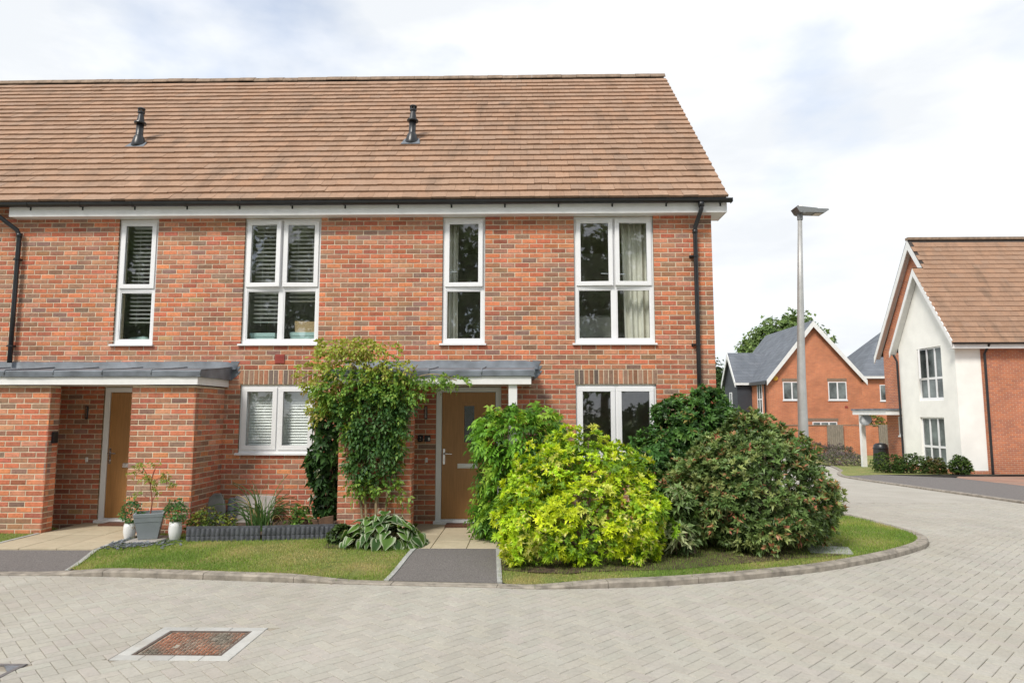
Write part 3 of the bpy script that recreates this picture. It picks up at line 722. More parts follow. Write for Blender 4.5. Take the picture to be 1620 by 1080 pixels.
def window(x0, x1, z0, z1, cols, transom, opens, sill=True, trickle=True, blocks=None, parent=house):
    m = front(0); b = MB(); fy0, fy1 = .028, .095; fw = .055
    casement(b, x0+.004, x1-.004, z0+.03, z1-.003, fy0, fy1, fw, m)
    w = (x1-x0)/cols
    for k in range(1, cols): b.box(x0+k*w-.032, x0+k*w+.032, fy0+.002, fy1-.002, z0+.03+fw-.003, z1-fw, m, bev=.003)
    if transom: b.box(x0+fw-.003, x1-fw+.003, fy0+.003, fy1-.003, transom-.032, transom+.032, m, bev=.003)
    root = b.build('window', 'upvc', parent)
    if sill:
        s = MB(); s.prism([(x0-.035, -.045, z0-.004), (x0-.035, -.045, z0+.022), (x0-.035, .03, z0+.034), (x0-.035, .09, z0+.034), (x0-.035, .09, z0-.004)], (x1-x0+.055, 0, 0)); s.build('sill', 'upvc', root)
    for k in range(cols):
        a = x0+k*w+(.032 if k else .055)-.004; c = x0+(k+1)*w-(.032 if k < cols-1 else .055)+.004
        if transom:
            pane(root, a+.02, c-.02, z0+.03+fw+.016, transom-.05, .05, m)
            s = MB(); casement(s, a+.001, c-.001, z0+.03+fw-.002, transom-.03, .036, .07, .022, m); s.build('glazing_bead', 'upvc', root)
            lo, hi = transom+.02, z1-fw+.012
        else: lo, hi = z0+.03+fw-.012, z1-fw+.012
        ang, hinge = opens[k] if opens else (0, 'l')
        hx = a-.012 if hinge == 'l' else c+.012
        sg = 1 if hinge == 'l' else -1; ca, sa = math.cos(ang), math.sin(ang)
        def sm(u, d, z, hx=hx, sg=sg, ca=ca, sa=sa):
            du = (u-hx)*sg; dd = d-.045
            return (hx+sg*(du*ca+dd*sa), .045-du*sa+dd*ca, z)
        s = MB(); casement(s, a-.012, c+.012, lo, hi, .008, .066, .066, sm)
        sash = s.build('sash', 'upvc', root)
        pane(root, a+.054, c-.054, lo+.066, hi-.066, .034, sm)
        if trickle:
            s = MB(); s.box(a+.03, c-.03, -.004, .008, hi-.052, hi-.034, sm, bev=.003); s.build('trickle_vent', 'upvc', root)
    return root
R5 = R(4.5)
wa = WIN
window(*wa['w1'], 1, 3.505, [(R(.8), 'r')])
window(*wa['w2'], 2, 3.52, [(R(5.5), 'l'), (R(2.2), 'r')])
window(*wa['w3'], 1, 3.512, [(R(2.4), 'l')])
window(*wa['w4'], 2, 3.52, [(R(3), 'l'), (R(3.2), 'r')])
window(*wa['w5'], 2, None, None, trickle=False)
window(*wa['w6'], 2, None, None, trickle=False)
# inner window handles of the open casements
for (x, y, z, l) in ((1.275, .1, 3.74, -.12), (1.43, .1, 3.73, .1), (-1.18, .1, 3.78, .09)):
    b = MB(); b.tube([(x, .06, z), (x, .085, z), (x+l, .09, z+.005)], .009, 8); b.build('window_handle', 'chrome', house)

# front doors
def front_door(x0, x1, lite):
    b = MB(); z0, z1 = -.035, 1.985; m = front(0); fw = .085
    b.box(x0+.003, x0+fw, .03, .10, z0, z1-.002, m, bev=.004); b.box(x1-fw, x1-.003, .03, .10, z0, z1-.002, m, bev=.004); b.box(x0+fw-.002, x1-fw+.002, .031, .099, z1-.075, z1-.003, m, bev=.004)
    b.box(x0-.02, x1+.02, -.05, .10, z0-.02, z0+.03, m, bev=.006); b.box(x0+fw, x1-fw, .01, .09, z0+.031, z0+.05, m, bev=.003)
    d = b.build('door', 'upvc', house)
    a, c = x0+fw+.006, x1-fw-.006; lo, hi = z0+.055, z1-.082
    gx0, gx1, gz0, gz1 = a+.335, a+.49, 1.147, 1.705
    b = MB()
    if lite:
        for (p, q, r, s) in ((a, gx0, lo, hi), (gx1, c, lo, hi), (gx0, gx1, lo, gz0), (gx0, gx1, gz1, hi)): b.box(p, q, .04, .085, r, s)
    else: b.box(a, c, .04, .085, lo, hi)
    b.build('door_leaf', 'oak', d)
    if lite:
        b = MB(); casement(b, gx0-.05, gx1+.05, gz0-.045, gz1+.045, .030, .045, .05, m); b.build('glazing_frame', 'oak', d)
        b = MB(); b.box(gx0-.003, gx1+.003, .055, .06, gz0-.003, gz1+.003); b.build('door_glass', 'frost', d)
    b = MB(); hx = a+.035; b.box(hx-.016, hx+.016, .028, .041, .82, 1.06, bev=.006); b.tube([(hx, .03, .985), (hx, -.015, .985), (hx+.03, -.025, .985), (hx+.125, -.025, .98)], [.011, .011, .0105, .009], 10); b.lathe([(.014, 0), (.014, .02)], (hx, .03, .87), 12, (0, -1, 0)); b.build('handle', 'chrome', d, smooth=False)
    b = MB(); lx = (a+c)/2-.01; b.box(lx-.155, lx+.155, .03, .041, .765, .835, bev=.004); b.box(lx-.12, lx+.12, .024, .031, .78, .82, bev=.003); b.build('letter_plate', 'white' if lite else 'chrome', d)
front_door(*DOORS[0], True)
front_door(*DOORS[1], False)

# porch canopies
def canopy(x0, x1, ztop, post):
    zb, zf = 1.985, 2.095; yf = -1.0
    b = MB(); b.box(x0+.02, x1-.02, yf+.02, -.003, zb+.012, zb+.03); c = b.build('porch_canopy', 'white', house)
    b = MB(); b.box(x0, x1, yf, yf+.022, zb, zf+.005); b.build('fascia_board', 'fascia', c)
    b = MB(); b.box(x1-.022, x1, yf+.0225, -.002, zb, zf+.005); b.build('fascia_board', 'fascia', c)
    b = MB(); b.box(x0, x0+.022, yf+.0225, -.002, zb, zf+.005); b.build('fascia_board', 'fascia', c)
    # lead sheets, welted joints, upstand flashing
    n = max(2, round((x1-x0)/.66)); w = (x1-x0+.1)/n; xa = x0-.05
    for k in range(n):
        p, q = xa+k*w+.002, xa+(k+1)*w-.002; b = MB(); dz = RNG.normal(0, .0015); pts = []
        nx = 3
        for i in range(nx+1):
            u = p+(q-p)*i/nx; wv = [RNG.normal(0, .0012) for _ in range(6)]
            for j, (y, z) in enumerate(((yf-.006, zf-.006), (yf-.03, zf+.002), (yf-.034, zf+.072), (yf-.02, zf+.088), (-.5, zf+.135), (-.03, zf+.185))): pts.append((u, y+wv[j]*.5, z+wv[j]+dz))
        fs = [(i*6+j, (i+1)*6+j, (i+1)*6+j+1, i*6+j+1) for i in range(nx) for j in range(5)]
        b.add(pts, fs); sh = b.build('lead_sheet', 'lead', c, nrm=False)
        mo = sh.modifiers.new('s', 'SOLIDIFY'); mo.thickness = .012
        b = MB(); b.tube([(q, yf-.034, zf+.03), (q, yf-.036, zf+.075), (q, yf-.018, zf+.096), (q, -.5, zf+.143), (q, -.03, zf+.195)], .008, 8); b.build('lead_roll', 'lead', c, smooth=True)
    b = MB(); m = front(0)
    us = np.linspace(x0-.02, x1+.12, 30); vs = []
    for u in us:
        top = ztop+RNG.normal(0, .003)
        if u > x1-.02: top = ztop-.0-.06*((u-x1+.02)/.14)
        vs += [(u, -.012-RNG.random()*.003, top), (u, -.016-RNG.random()*.006, zf+.17), (u, -.06, zf+.155)]
    b.add(vs, [(i*3+j, (i+1)*3+j, (i+1)*3+j+1, i*3+j+1) for i in range(29) for j in range(2)])
    fl = b.build('lead_flashing', 'lead', c, smooth=True, nrm=False); mo = fl.modifiers.new('s', 'SOLIDIFY'); mo.thickness = .006
    # stepped flashing tail at the right end
    b = MB(); xs = x1+.03
    b.prism([(xs, -.011, zf+.29), (xs+.13, -.011, zf+.285), (xs+.09, -.011, zf+.215), (xs+.15, -.011, zf+.21), (xs+.10, -.011, zf+.14), (xs+.15, -.011, zf+.135), (xs+.08, -.011, zf+.05), (xs, -.011, zf-.01), (xs-.06, -.011, zf+.1)], (0, .008, 0)); b.build('lead_flashing', 'lead', c)
    b = MB(); b.prism([(x1-.001, yf-.03, zf-.004), (x1-.001, yf-.03, zf+.075), (x1-.001, -.02, zf+.18), (x1-.001, -.02, zf-.004)], (.05, 0, 0)); b.build('lead_end', 'lead', c)
    if post:
        b = MB(); b.box(-.252, -.135, -.955, -.84, -.06, zb+.011, bev=.004); b.build('porch_post', 'white', c)
canopy(-2.75, .06, 2.385, True)
canopy(-8.6, -4.565, 2.378, False)

# flues on the roof
def flue(x, y, lean):
    z = EZ+(y-EY)*(RZ-EZ)/(RY-EY); b = MB()
    ax = (lean, 0, 1)
    b.lathe([(.13, -.12), (.118, .03), (.085, .16), (.078, .17), (.07, .18), (.062, .20), (.062, .42)], (x, y, z), 18, ax)
    p = b.build('flue', 'black', house, smooth=True)
    A = Vector(ax).normalized(); c = Vector((x, y, z))
    b = MB(); b.lathe([(.062, .40), (.10, .405), (.105, .42), (.10, .435), (.066, .45), (.045, .58), (.045, .60)], c, 18, A); b.build('flue_collar', 'black', p, smooth=False)
    b = MB(); b.lathe([(.045, .60), (.062, .605), (.062, .63), (.05, .632)], c, 16, A)
    for k in range(6):
        an = k*math.pi/3; o = c+A*.63+Vector((math.cos(an)*.05, math.sin(an)*.05, 0)); b.box(o.x-.008, o.x+.008, o.y-.008, o.y+.008, o.z, o.z+.05)
    b.lathe([(.064, .675), (.068, .69), (.05, .705)], c, 16, A); b.build('flue_cap', 'black', p)
    b = MB(); b.add([roof_pt(x-.17, (y-EY)/CS-.15, .046), roof_pt(x+.17, (y-EY)/CS-.15, .046), roof_pt(x+.13, (y-EY)/CS+.10, .04), roof_pt(x-.13, (y-EY)/CS+.10, .04)], [(0, 1, 2, 3)]); fl = b.build('flue_flashing', 'lead', p)
    mo = fl.modifiers.new('s', 'SOLIDIFY'); mo.thickness = .01
flue(-7.0, 1.36, .03)
flue(-2.05, 1.36, .03)
# air brick, porch lights, bells
b = MB(); b.box(-3.862, -3.716, -.018, -.001, 2.345, 2.485, bev=.004)
for k in range(4):
    b.box(-3.845, -3.733, -.022, -.0175, 2.362+k*.03, 2.372+k*.03)
b.build('wall_vent', 'terracotta', house)
for x in (-6.735, -1.528):
    b = MB(); b.box(x-.022, x+.022, -.02, -.006, 1.50, 1.70, bev=.004); li = b.build('porch_light', 'black', house)
    b = MB(); b.box(x-.012, x+.012, -.045, -.0205, 1.515, 1.685, bev=.005); b.build('light_tube', 'chrome', li)
b = MB(); b.box(-1.545, -1.455, -.03, -.006, 1.165, 1.255, bev=.005); db = b.build('doorbell', 'black', house)
b = MB(); b.box(-1.487, -1.463, -.034, -.0305, 1.18, 1.225); b.build('bell_button', 'white', db)
b = MB(); b.box(-1.645, -1.565, -.03, -.006, 1.165, 1.265, bev=.01); kb = b.build('key_box', 'black', house)
b = MB(); b.lathe([(.012, 0), (.012, .006)], (-1.605, -.03, 1.23), 10, (0, -1, 0)); b.box(-1.62, -1.59, -.0345, -.0305, 1.185, 1.192); b.build('key_box_button', 'chrome', kb)
for x in (-1.51, -6.69):
    b = MB(); b.box(x-.017, x+.017, -.02, -.006, .855, .925, bev=.003); b.build('bell_push', 'white', house)
b = MB(); b.box(-6.6795, -6.645, -.84, -.75, 1.17, 1.33, bev=.006); b.build('meter_key_box', 'black', house)

# ------------------------------------------------------------------ covers in the road
def access_cover():
    z = gz(0, -5)
    root = thing('access_cover', 'rusty square iron access cover framed by pale concrete blocks in the road', 'manhole cover', (-2.51, -5.06, z))
    x0, x1, y0, y1 = -2.83, -2.195, -5.335, -4.795
    X0, X1, Y0, Y1 = COVERS[0]
    b = MB(); b.box(X0+.002, X1-.002, Y0+.002, Y1-.002, z-.06, z-.012); b.build('bedding', 'sand', root)
    def blk(a, c, d, e):
        m = MB(); t = RNG.normal(1, .05); m.box(a+.002, c-.002, d+.002, e-.002, z-.04, z+.001, col=(.44*t, .435*t, .41*t), bev=.003); m.build('concrete_block', 'slab', root)
    for k in range(4): blk(X0+k*(X1-X0)/4, X0+(k+1)*(X1-X0)/4, Y0, y0-.008)
    for k in range(3): blk(X0+k*(X1-X0)/3, X0+(k+1)*(X1-X0)/3, y1+.008, Y1)
    blk(X0, x0-.008, y0-.006, y0+.2); blk(X0, x0-.008, y0+.202, y1+.006); blk(x1+.008, X1, y0-.006, y1+.006)
    b = MB(); casem = ((x0-.008, x1+.008, y0-.008, y0+.012), (x0-.008, x1+.008, y1-.012, y1+.008), (x0-.008, x0+.012, y0+.0125, y1-.0125), (x1-.012, x1+.008, y0+.0125, y1-.0125))
    for (a, c, d, e) in casem: b.box(a, c, d, e, z-.04, z-.001, col=(.13, .10, .085))
    b.build('cover_frame', 'iron', root)
    b = MB(); rk = lambda x, y: min(1, max(0, .62+.6*math.sin(x*9+1)*math.cos(y*8+2)+.3*math.sin(23*x+y*11)+.15*math.sin(61*x-40*y)))
    rust = lambda x, y: tuple(p*rk(x, y)+q*(1-rk(x, y)) for p, q in zip((.29, .13, .08), (.17, .15, .12)))
    b.box(x0+.016, x1-.016, y0+.016, y1-.016, z-.035, z-.012, col=(.14, .085, .06))
    nx, ny = 17, 14
    for i in range(nx):
        for j in range(ny):
            w, d = (x1-x0-.05)/nx, (y1-y0-.05)/ny; px, py = x0+.025+(i+.5)*w, y0+.025+(j+.5)*d
            if (i, j) in ((5, 4), (5, 5), (11, 9), (11, 10)): continue
            lx, ly = (.42, .28) if (i+j) % 2 else (.26, .42)
            t = float(np.clip(RNG.normal(1, .2), .6, 1.5)); c = tuple(q*t for q in rust(px, py))
            b.box(px-w*lx, px+w*lx, py-d*ly, py+d*ly, z-.0125, z-.004, col=c)
    b.build('cover_plate', 'iron', root)
access_cover()
def tray_cover():
    z = gz(0, -6); X0, X1, Y0, Y1 = COVERS[1]
    root = thing('inspection_cover', 'steel framed inspection cover filled with paving blocks at the left foreground', 'manhole cover', ((X0+X1)/2, (Y0+Y1)/2, z))
    b = MB()
    for (a, c, d, e) in ((X0, X1, Y0, Y0+.03), (X0, X1, Y1-.03, Y1), (X0, X0+.03, Y0+.0305, Y1-.0305), (X1-.03, X1, Y0+.0305, Y1-.0305)): b.box(a, c, d, e, z-.05, z+.001, col=(.16, .15, .15))
    b.prism([(X1-.14, Y1-.031, z-.001), (X1-.031, Y1-.031, z-.001), (X1-.031, Y1-.14, z-.001)], (0, 0, -.03), col=(.17, .18, .2)); b.build('cover_frame', 'iron', root)
    b = MB(); b.box(X0+.032, X1-.032, Y0+.032, Y1-.032, z-.05, z-.012); b.build('bedding', 'sand', root)
    nx, ny = 4, 7
    for i in range(nx):
        for j in range(ny):
            w, d = (X1-X0-.064)/nx, (Y1-Y0-.064)/ny; t = RNG.normal(1, .05); m = MB()
            px, py = X0+.032+i*w, Y0+.032+j*d
            if i == nx-1 and j >= ny-1: continue
            m.box(px+.003, px+w-.003, py+.003, py+d-.003, z-.03, z-.001, col=tuple(q*t for q in PAVE), bev=.003); m.build('paver', 'paver', root)
tray_cover()
b = MB(); z = yard(3.65, -1.75)
b.prism([(3.37, -1.95, z-.05), (3.85, -2.02, z-.05), (3.98, -1.6, z-.05), (3.5, -1.5, z-.05)], (0, 0, .062)); b2 = b.build('drain_slab', 'edge')
tag(b2, 'flat grey concrete chamber slab let into the corner lawn', 'slab')

# ------------------------------------------------------------------ street lamp
def street_lamp():
    x, y = 4.47, .8; z = yard(x, y)
    root = thing('street_lamp', 'tall tapered galvanised street lamp beside the terrace corner', 'street lamp', (x, y, z))
    b = MB(); b.tube([(x-.03, y, z-.1), (x-.028, y, z+1.0), (x-.015, y, 2.2), (x+.03, y, 3.6), (x+.075, y, 4.80)], [.086, .084, .066, .048, .034], 20); b.build('post', 'galv', root, smooth=True)
    X, Z = x+.077, 4.80
    b = MB(); b.lathe([(.044, -.02), (.046, .10), (.03, .12)], (X, y, Z), 16); b.build('spigot', 'lampgrey', root)
    b = MB()   # head: tapering slab with a slanted tail plate and a flat underside
    pr = [(-.075, .165), (-.04, .185), (.10, .17), (.24, .155), (.26, .145), (.42, .14), (.445, .125), (.36, .075), (.06, .085), (.02, .07), (-.03, .10)]
    b.prism([(X+u, y-.11, Z+v) for u, v in pr], (0, .22, 0)); b.build('lamp_head', 'lampgrey', root)
    b = MB(); b.prism([(X-.10, y-.12, Z+.175), (X-.07, y-.12, Z+.20), (X+.01, y-.12, Z+.11), (X-.01, y-.12, Z+.075), (X-.05, y-.12, Z+.09)], (0, .24, 0)); b.build('tail_plate', 'lampgrey', root)
    b = MB(); b.prism([(X+.22, y-.08, Z+.0755), (X+.34, y-.08, Z+.0735), (X+.34, y+.08, Z+.0735), (X+.22, y+.08, Z+.0755)], (0, 0, -.006)); b.build('lens', 'lens', root)
    b = MB(); b.lathe([(.036, 0), (.036, .03), (.03, .05)], (X+.02, y, Z+.182), 14); b.build('photocell', 'white', root)
street_lamp()

# ------------------------------------------------------------------ foliage
def unit(v): return v/np.maximum(np.linalg.norm(v, axis=-1, keepdims=True), 1e-9)
def rdir(n): return unit(RNG.normal(size=(n, 3)))
def leaves(P, D, N, L, W, C, fold=.16, droop=.12, mid=.45):
    """leaf blades with a fold along the midrib; returns verts, faces, colours"""
    n = len(P); D = unit(D); S = unit(np.cross(D, N)); N = unit(np.cross(S, D)); L = L[:, None]; W = W[:, None]
    v = np.empty((n, 5, 3)); v[:, 0] = P
    v[:, 1] = P+D*L*mid+S*W*.5+N*W*fold; v[:, 2] = P+D*L*mid-S*W*.5+N*W*fold; v[:, 3] = P+D*L*(mid+.05)
    v[:, 4] = P+D*L*.98; v[:, 4, 2] -= (L*droop)[:, 0]
    base = np.arange(n)[:, None, None]*5
    f = (np.array([[0, 3, 1], [0, 2, 3], [1, 3, 4], [3, 2, 4]])[None]+base).reshape(-1, 3)
    c = np.repeat(C[:, None, :], 5, axis=1)*np.array([.9, 1.02, .98, .92, 1.05])[None, :, None]
    return v.reshape(-1, 3), f, c.reshape(-1, 3)
def leaf_object(name, parts, mat, parent, kind='stuff'):
    vs = np.vstack([p[0] for p in parts]); off = 0; fs = []
    for p in parts: fs.append(p[1]+off); off += len(p[0])
    fs = np.vstack(fs); cs = np.clip(np.vstack([p[2] for p in parts]), 0, 1)
    me = bpy.data.meshes.new(name); nv, nf = len(vs), len(fs)
    me.vertices.add(nv); me.vertices.foreach_set('co', vs.astype(np.float32).ravel())
    me.loops.add(nf*3); me.loops.foreach_set('vertex_index', fs.astype(np.int32).ravel())
    me.polygons.add(nf); me.polygons.foreach_set('loop_start', np.arange(0, nf*3, 3, dtype=np.int32)); me.polygons.foreach_set('loop_total', np.full(nf, 3, np.int32))
    me.update(calc_edges=True)
    at = me.color_attributes.new('Col', 'FLOAT_COLOR', 'POINT'); at.data.foreach_set('color', np.hstack([cs, np.ones((nv, 1))]).astype(np.float32).ravel())
    me.materials.append(M[mat]); return link(name, me, parent, kind)
def blob_points(blobs, n, lo=.82, hi=1.03, zmin=-9, bump_=.13, ymax=99, keep=None):
    """points over the skin of a union of lumpy ellipsoids, with outward directions"""
    cs = np.array([b[0] for b in blobs], float); rs = np.array([b[1] for b in blobs], float)
    area = (rs[:, 0]*rs[:, 1]+rs[:, 1]*rs[:, 2]+rs[:, 0]*rs[:, 2]); pr = area/area.sum()
    ph = RNG.random((6, 4))*6.3; P = []; N = []; RH = []; got = 0
    while got < n:
        m = (n-got)*3+50; k = RNG.choice(len(blobs), m, p=pr); d = rdir(m)
        wob = np.ones(m)
        for q in range(6): wob += bump_*.5*np.sin(d@(np.array([math.sin(ph[q, 0]), math.cos(ph[q, 1]), math.sin(ph[q, 2])])*5.5)+ph[q, 3]+k*1.7)
        rho = lo+(hi-lo)*RNG.random(m)**.55
        p = cs[k]+rs[k]*d*(rho*wob)[:, None]
        ok = (p[:, 2] > zmin) & (p[:, 1] < ymax)
        for i in range(len(blobs)):
            q = np.linalg.norm((p-cs[i])/rs[i], axis=1); ok &= (k == i) | (q > .86)
        if keep is not None: ok &= keep(p)
        P.append(p[ok]); N.append(unit(d[ok]/rs[k[ok]])); RH.append(rho[ok]); got += ok.sum()
    return np.vstack(P)[:n], np.vstack(N)[:n], np.hstack(RH)[:n]
def shoots(P, N, per, llen, lw, colf, spread=.75, up=.35, jit=.35, kind='whorl', axis_len=0., fold=.16, droop=.12):
    """per leaves at each shoot tip; colf(i, n) gives a colour for leaves of shoot i"""
    n = len(P); A = unit(N+np.array([0, 0, up])+RNG.normal(0, jit, (n, 3)))
    ref = unit(np.cross(A, rdir(n))); ref2 = np.cross(A, ref); out = []
    for k in range(per):
        if kind == 'whorl':
            an = 2*math.pi*k/per+RNG.normal(0, .3, n); sp = spread*np.clip(RNG.normal(1, .25, n), .3, 1.6)
            side = ref*np.cos(an)[:, None]+ref2*np.sin(an)[:, None]
            D = unit(A*np.cos(sp)[:, None]+side*np.sin(sp)[:, None]); base = P-A*(axis_len*RNG.random(n))[:, None]
            Nn = unit(A-D*np.sum(A*D, 1, keepdims=True)+.001)
        else:   # leaflets in two rows along a drooping stalk
            h = (k//2+1)/(per//2+.5); s = 1 if k % 2 else -1
            stalk = unit(A+np.array([0, 0, -.9])*h); base = P+A*(axis_len*h)+np.array([0, 0, -.35])*axis_len*h*h
            D = unit(ref*s+stalk*(.55 if k < per-1 else 4)); Nn = np.cross(ref, stalk)*1.0; Nn[Nn[:, 2] < 0] *= -1
        L = llen*np.clip(RNG.normal(1, .2, n), .5, 1.5); W = lw*np.clip(RNG.normal(1, .15, n), .6, 1.4)
        out.append(leaves(base, D, Nn, L, W, colf(np.arange(n), k), fold, droop))
    return out
def pal(cols, w=None):
    cols = np.array(cols, float); w = None if w is None else np.array(w)/sum(w)
    return lambda n: cols[RNG.choice(len(cols), n, p=w)]*np.clip(RNG.normal(1, .13, (n, 1)), .6, 1.5)
def branches(b, base, tips, r0, r1, wob=.06, n=5):
    for t in tips:
        a, c = Vector(base), Vector(t); pts = [a.lerp(c, k/n)+Vector(tuple(RNG.normal(0, wob*(1 if 0 < k < n else 0), 3)))+Vector((0, 0, .12*math.sin(math.pi*k/n)*(c-a).length)) for k in range(n+1)]
        b.tube(pts, [r0+(r1-r0)*k/n for k in range(n+1)], 7)
def clumped(P, N, n_per, rad, lift=.5):
    """gather shoots into domed clumps so that light and dark masses show"""
    n = len(P); t1 = unit(np.cross(N, rdir(n))); t2 = np.cross(N, t1); Q = []; QN = []; idx = []
    for _ in range(n_per):
        a, c = RNG.normal(0, rad, n), RNG.normal(0, rad, n); r = np.hypot(a, c)
        Q.append(P+t1*a[:, None]+t2*c[:, None]-N*(r*r/rad*lift)[:, None]); QN.append(unit(N+(t1*a[:, None]+t2*c[:, None])/rad*.5)); idx.append(np.arange(n))
    return np.vstack(Q), np.vstack(QN), np.hstack(idx)

def shrub(name, label, cat, base, blobs, nclump, per_clump, rad, per_shoot, llen, lw, outer, inner, spread=.8, up=.35, mat='leaf', kind='whorl', axis_len=0., tip=None, tip_p=.0, stemr=.022, stems=7, inner_n=None, zmin=None, keep=None, droop=.12, bump_=.13, group=None, stem_mat='bark', hi=1.03):
    root = thing(name, label, cat, base, group)
    zmin = base[2]+.03 if zmin is None else zmin
    P, N, rh = blob_points(blobs, nclump, .86, hi, zmin, bump_, keep=keep)
    Q, QN, idx = clumped(P, N, per_clump, rad); ok = Q[:, 2] > zmin-.02
    if keep is not None: ok &= keep(Q)
    Q, QN, idx = Q[ok], QN[ok], idx[ok]
    co = outer(nclump); tp = RNG.random(nclump) < tip_p
    def colf(i, k):
        c = co[idx[i]]*np.clip(RNG.normal(1, .14, (len(i), 1)), .6, 1.5)
        if tip is not None:
            m = tp[idx[i]] & (RNG.random(len(i)) < .7) & (k < max(2, per_shoot//2)); c[m] = tip(int(m.sum()))
        return c
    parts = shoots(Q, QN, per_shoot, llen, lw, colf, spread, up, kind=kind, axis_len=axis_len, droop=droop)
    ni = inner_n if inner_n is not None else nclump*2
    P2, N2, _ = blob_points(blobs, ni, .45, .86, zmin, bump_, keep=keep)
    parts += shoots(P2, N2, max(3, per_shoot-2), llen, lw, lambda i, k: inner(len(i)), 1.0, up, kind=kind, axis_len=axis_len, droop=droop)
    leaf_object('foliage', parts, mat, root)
    b = MB(); tips = [tuple(P2[i]) for i in RNG.choice(len(P2), min(stems*2, len(P2)), replace=False)]
    for k, t in enumerate(tips):
        branches(b, (base[0]+RNG.normal(0, .05), base[1]+RNG.normal(0, .04), base[2]-.03), [t], stemr, stemr*.35, .02)
    b.build('stems', stem_mat, root)
    return root

G0 = HOUSE_Z
# golden choisya in front of the porch post
shrub('golden_shrub', 'big rounded bright yellow-green shrub right of the path', 'shrub', (.68, -2.15, G0),
      [((.62, -2.25, .42), (.86, .62, .55)), ((.0, -2.28, .38), (.38, .48, .46)), ((1.2, -2.25, .38), (.47, .5, .48)), ((.62, -2.0, .88), (.52, .46, .52)), ((.28, -2.15, .78), (.36, .40, .44)), ((1.08, -2.1, .80), (.42, .42, .44)), ((.55, -2.6, .22), (.62, .36, .34)), ((.1, -2.5, .15), (.4, .34, .3)), ((1.1, -2.5, .15), (.4, .32, .3))],
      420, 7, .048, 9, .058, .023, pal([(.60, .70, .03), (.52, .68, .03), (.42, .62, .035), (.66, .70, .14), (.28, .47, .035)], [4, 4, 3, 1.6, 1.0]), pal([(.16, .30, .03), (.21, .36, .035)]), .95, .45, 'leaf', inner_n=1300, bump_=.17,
      tip=pal([(.72, .70, .25), (.68, .72, .06)]), tip_p=.35)
# wisteria against the post
shrub('wisteria', 'leafy green wisteria with bronze new leaves climbing the white porch post', 'climber', (-.12, -1.1, G0),
      [((-.12, -1.2, 1.22), (.50, .34, .40)), ((-.20, -1.2, .62), (.40, .30, .62)), ((-.36, -1.22, .36), (.26, .24, .42)), ((.2, -1.2, .95), (.28, .28, .5)), ((.15, -1.15, 1.45), (.25, .22, .17)), ((-.38, -1.2, 1.32), (.25, .22, .25))],
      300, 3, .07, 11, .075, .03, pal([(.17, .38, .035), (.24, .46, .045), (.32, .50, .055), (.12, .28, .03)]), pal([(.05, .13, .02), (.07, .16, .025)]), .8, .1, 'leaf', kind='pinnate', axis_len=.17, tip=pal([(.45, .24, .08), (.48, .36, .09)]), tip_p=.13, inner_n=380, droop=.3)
# dark viburnum against the wall
shrub('dark_shrub', 'tall dark green shrub against the house corner under the downpipe', 'shrub', (2.2, -.62, G0),
      [((2.25, -.62, 1.25), (.52, .40, .58)), ((1.9, -.75, .75), (.48, .40, .60)), ((2.62, -.6, 1.45), (.36, .34, .42)), ((2.4, -.8, .6), (.6, .42, .6)), ((1.75, -.85, .95), (.28, .3, .28)), ((2.55, -.6, 1.78), (.22, .2, .17)), ((2.05, -.6, 1.6), (.25, .22, .2))],
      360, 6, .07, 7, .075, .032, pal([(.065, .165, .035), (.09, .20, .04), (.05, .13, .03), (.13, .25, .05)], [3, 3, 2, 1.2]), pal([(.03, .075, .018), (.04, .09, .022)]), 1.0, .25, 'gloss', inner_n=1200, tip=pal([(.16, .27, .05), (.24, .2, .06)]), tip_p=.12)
shrub('light_shrub', 'small light green shrub at the house corner behind the red-tipped bush', 'shrub', (3.12, -.35, G0),
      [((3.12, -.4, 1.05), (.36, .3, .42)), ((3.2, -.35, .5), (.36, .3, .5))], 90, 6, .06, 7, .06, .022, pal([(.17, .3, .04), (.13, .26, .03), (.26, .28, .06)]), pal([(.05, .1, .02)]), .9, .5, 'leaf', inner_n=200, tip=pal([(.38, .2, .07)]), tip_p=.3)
# photinia
shrub('red_tipped_shrub', 'large dark glossy shrub with reddish shoot tips on the corner lawn', 'shrub', (3.05, -1.55, G0),
      [((2.86, -1.6, .68), (.88, .68, .68)), ((2.36, -1.65, .55), (.50, .55, .56)), ((3.45, -1.5, .50), (.46, .5, .50)), ((2.86, -1.5, 1.12), (.58, .48, .40)), ((2.78, -1.95, .42), (.70, .40, .48)), ((3.2, -1.9, .42), (.50, .40, .44)), ((2.38, -1.5, .98), (.34, .38, .32)), ((3.3, -1.45, .9), (.36, .36, .33)), ((2.8, -1.45, 1.42), (.30, .25, .18))],
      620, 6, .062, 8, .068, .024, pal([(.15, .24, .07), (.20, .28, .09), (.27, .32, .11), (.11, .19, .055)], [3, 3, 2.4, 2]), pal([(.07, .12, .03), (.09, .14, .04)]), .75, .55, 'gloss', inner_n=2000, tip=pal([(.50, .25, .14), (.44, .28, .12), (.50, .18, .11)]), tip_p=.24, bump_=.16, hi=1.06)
# pale variegated plant between the two
shrub('variegated_shrub', 'low plant with long pale-edged leaves between the golden and red-tipped shrubs', 'shrub', (1.85, -2.1, G0),
      [((1.80, -2.05, .38), (.2, .22, .36)), ((1.75, -2.18, .16), (.2, .2, .2))], 50, 3, .06, 6, .10, .034, pal([(.16, .24, .08), (.36, .4, .2), (.1, .17, .04), (.4, .24, .12)], [3, 2, 3, .5]), pal([(.05, .09, .02)]), .9, .5, 'gloss', inner_n=60, droop=.25, stems=4)
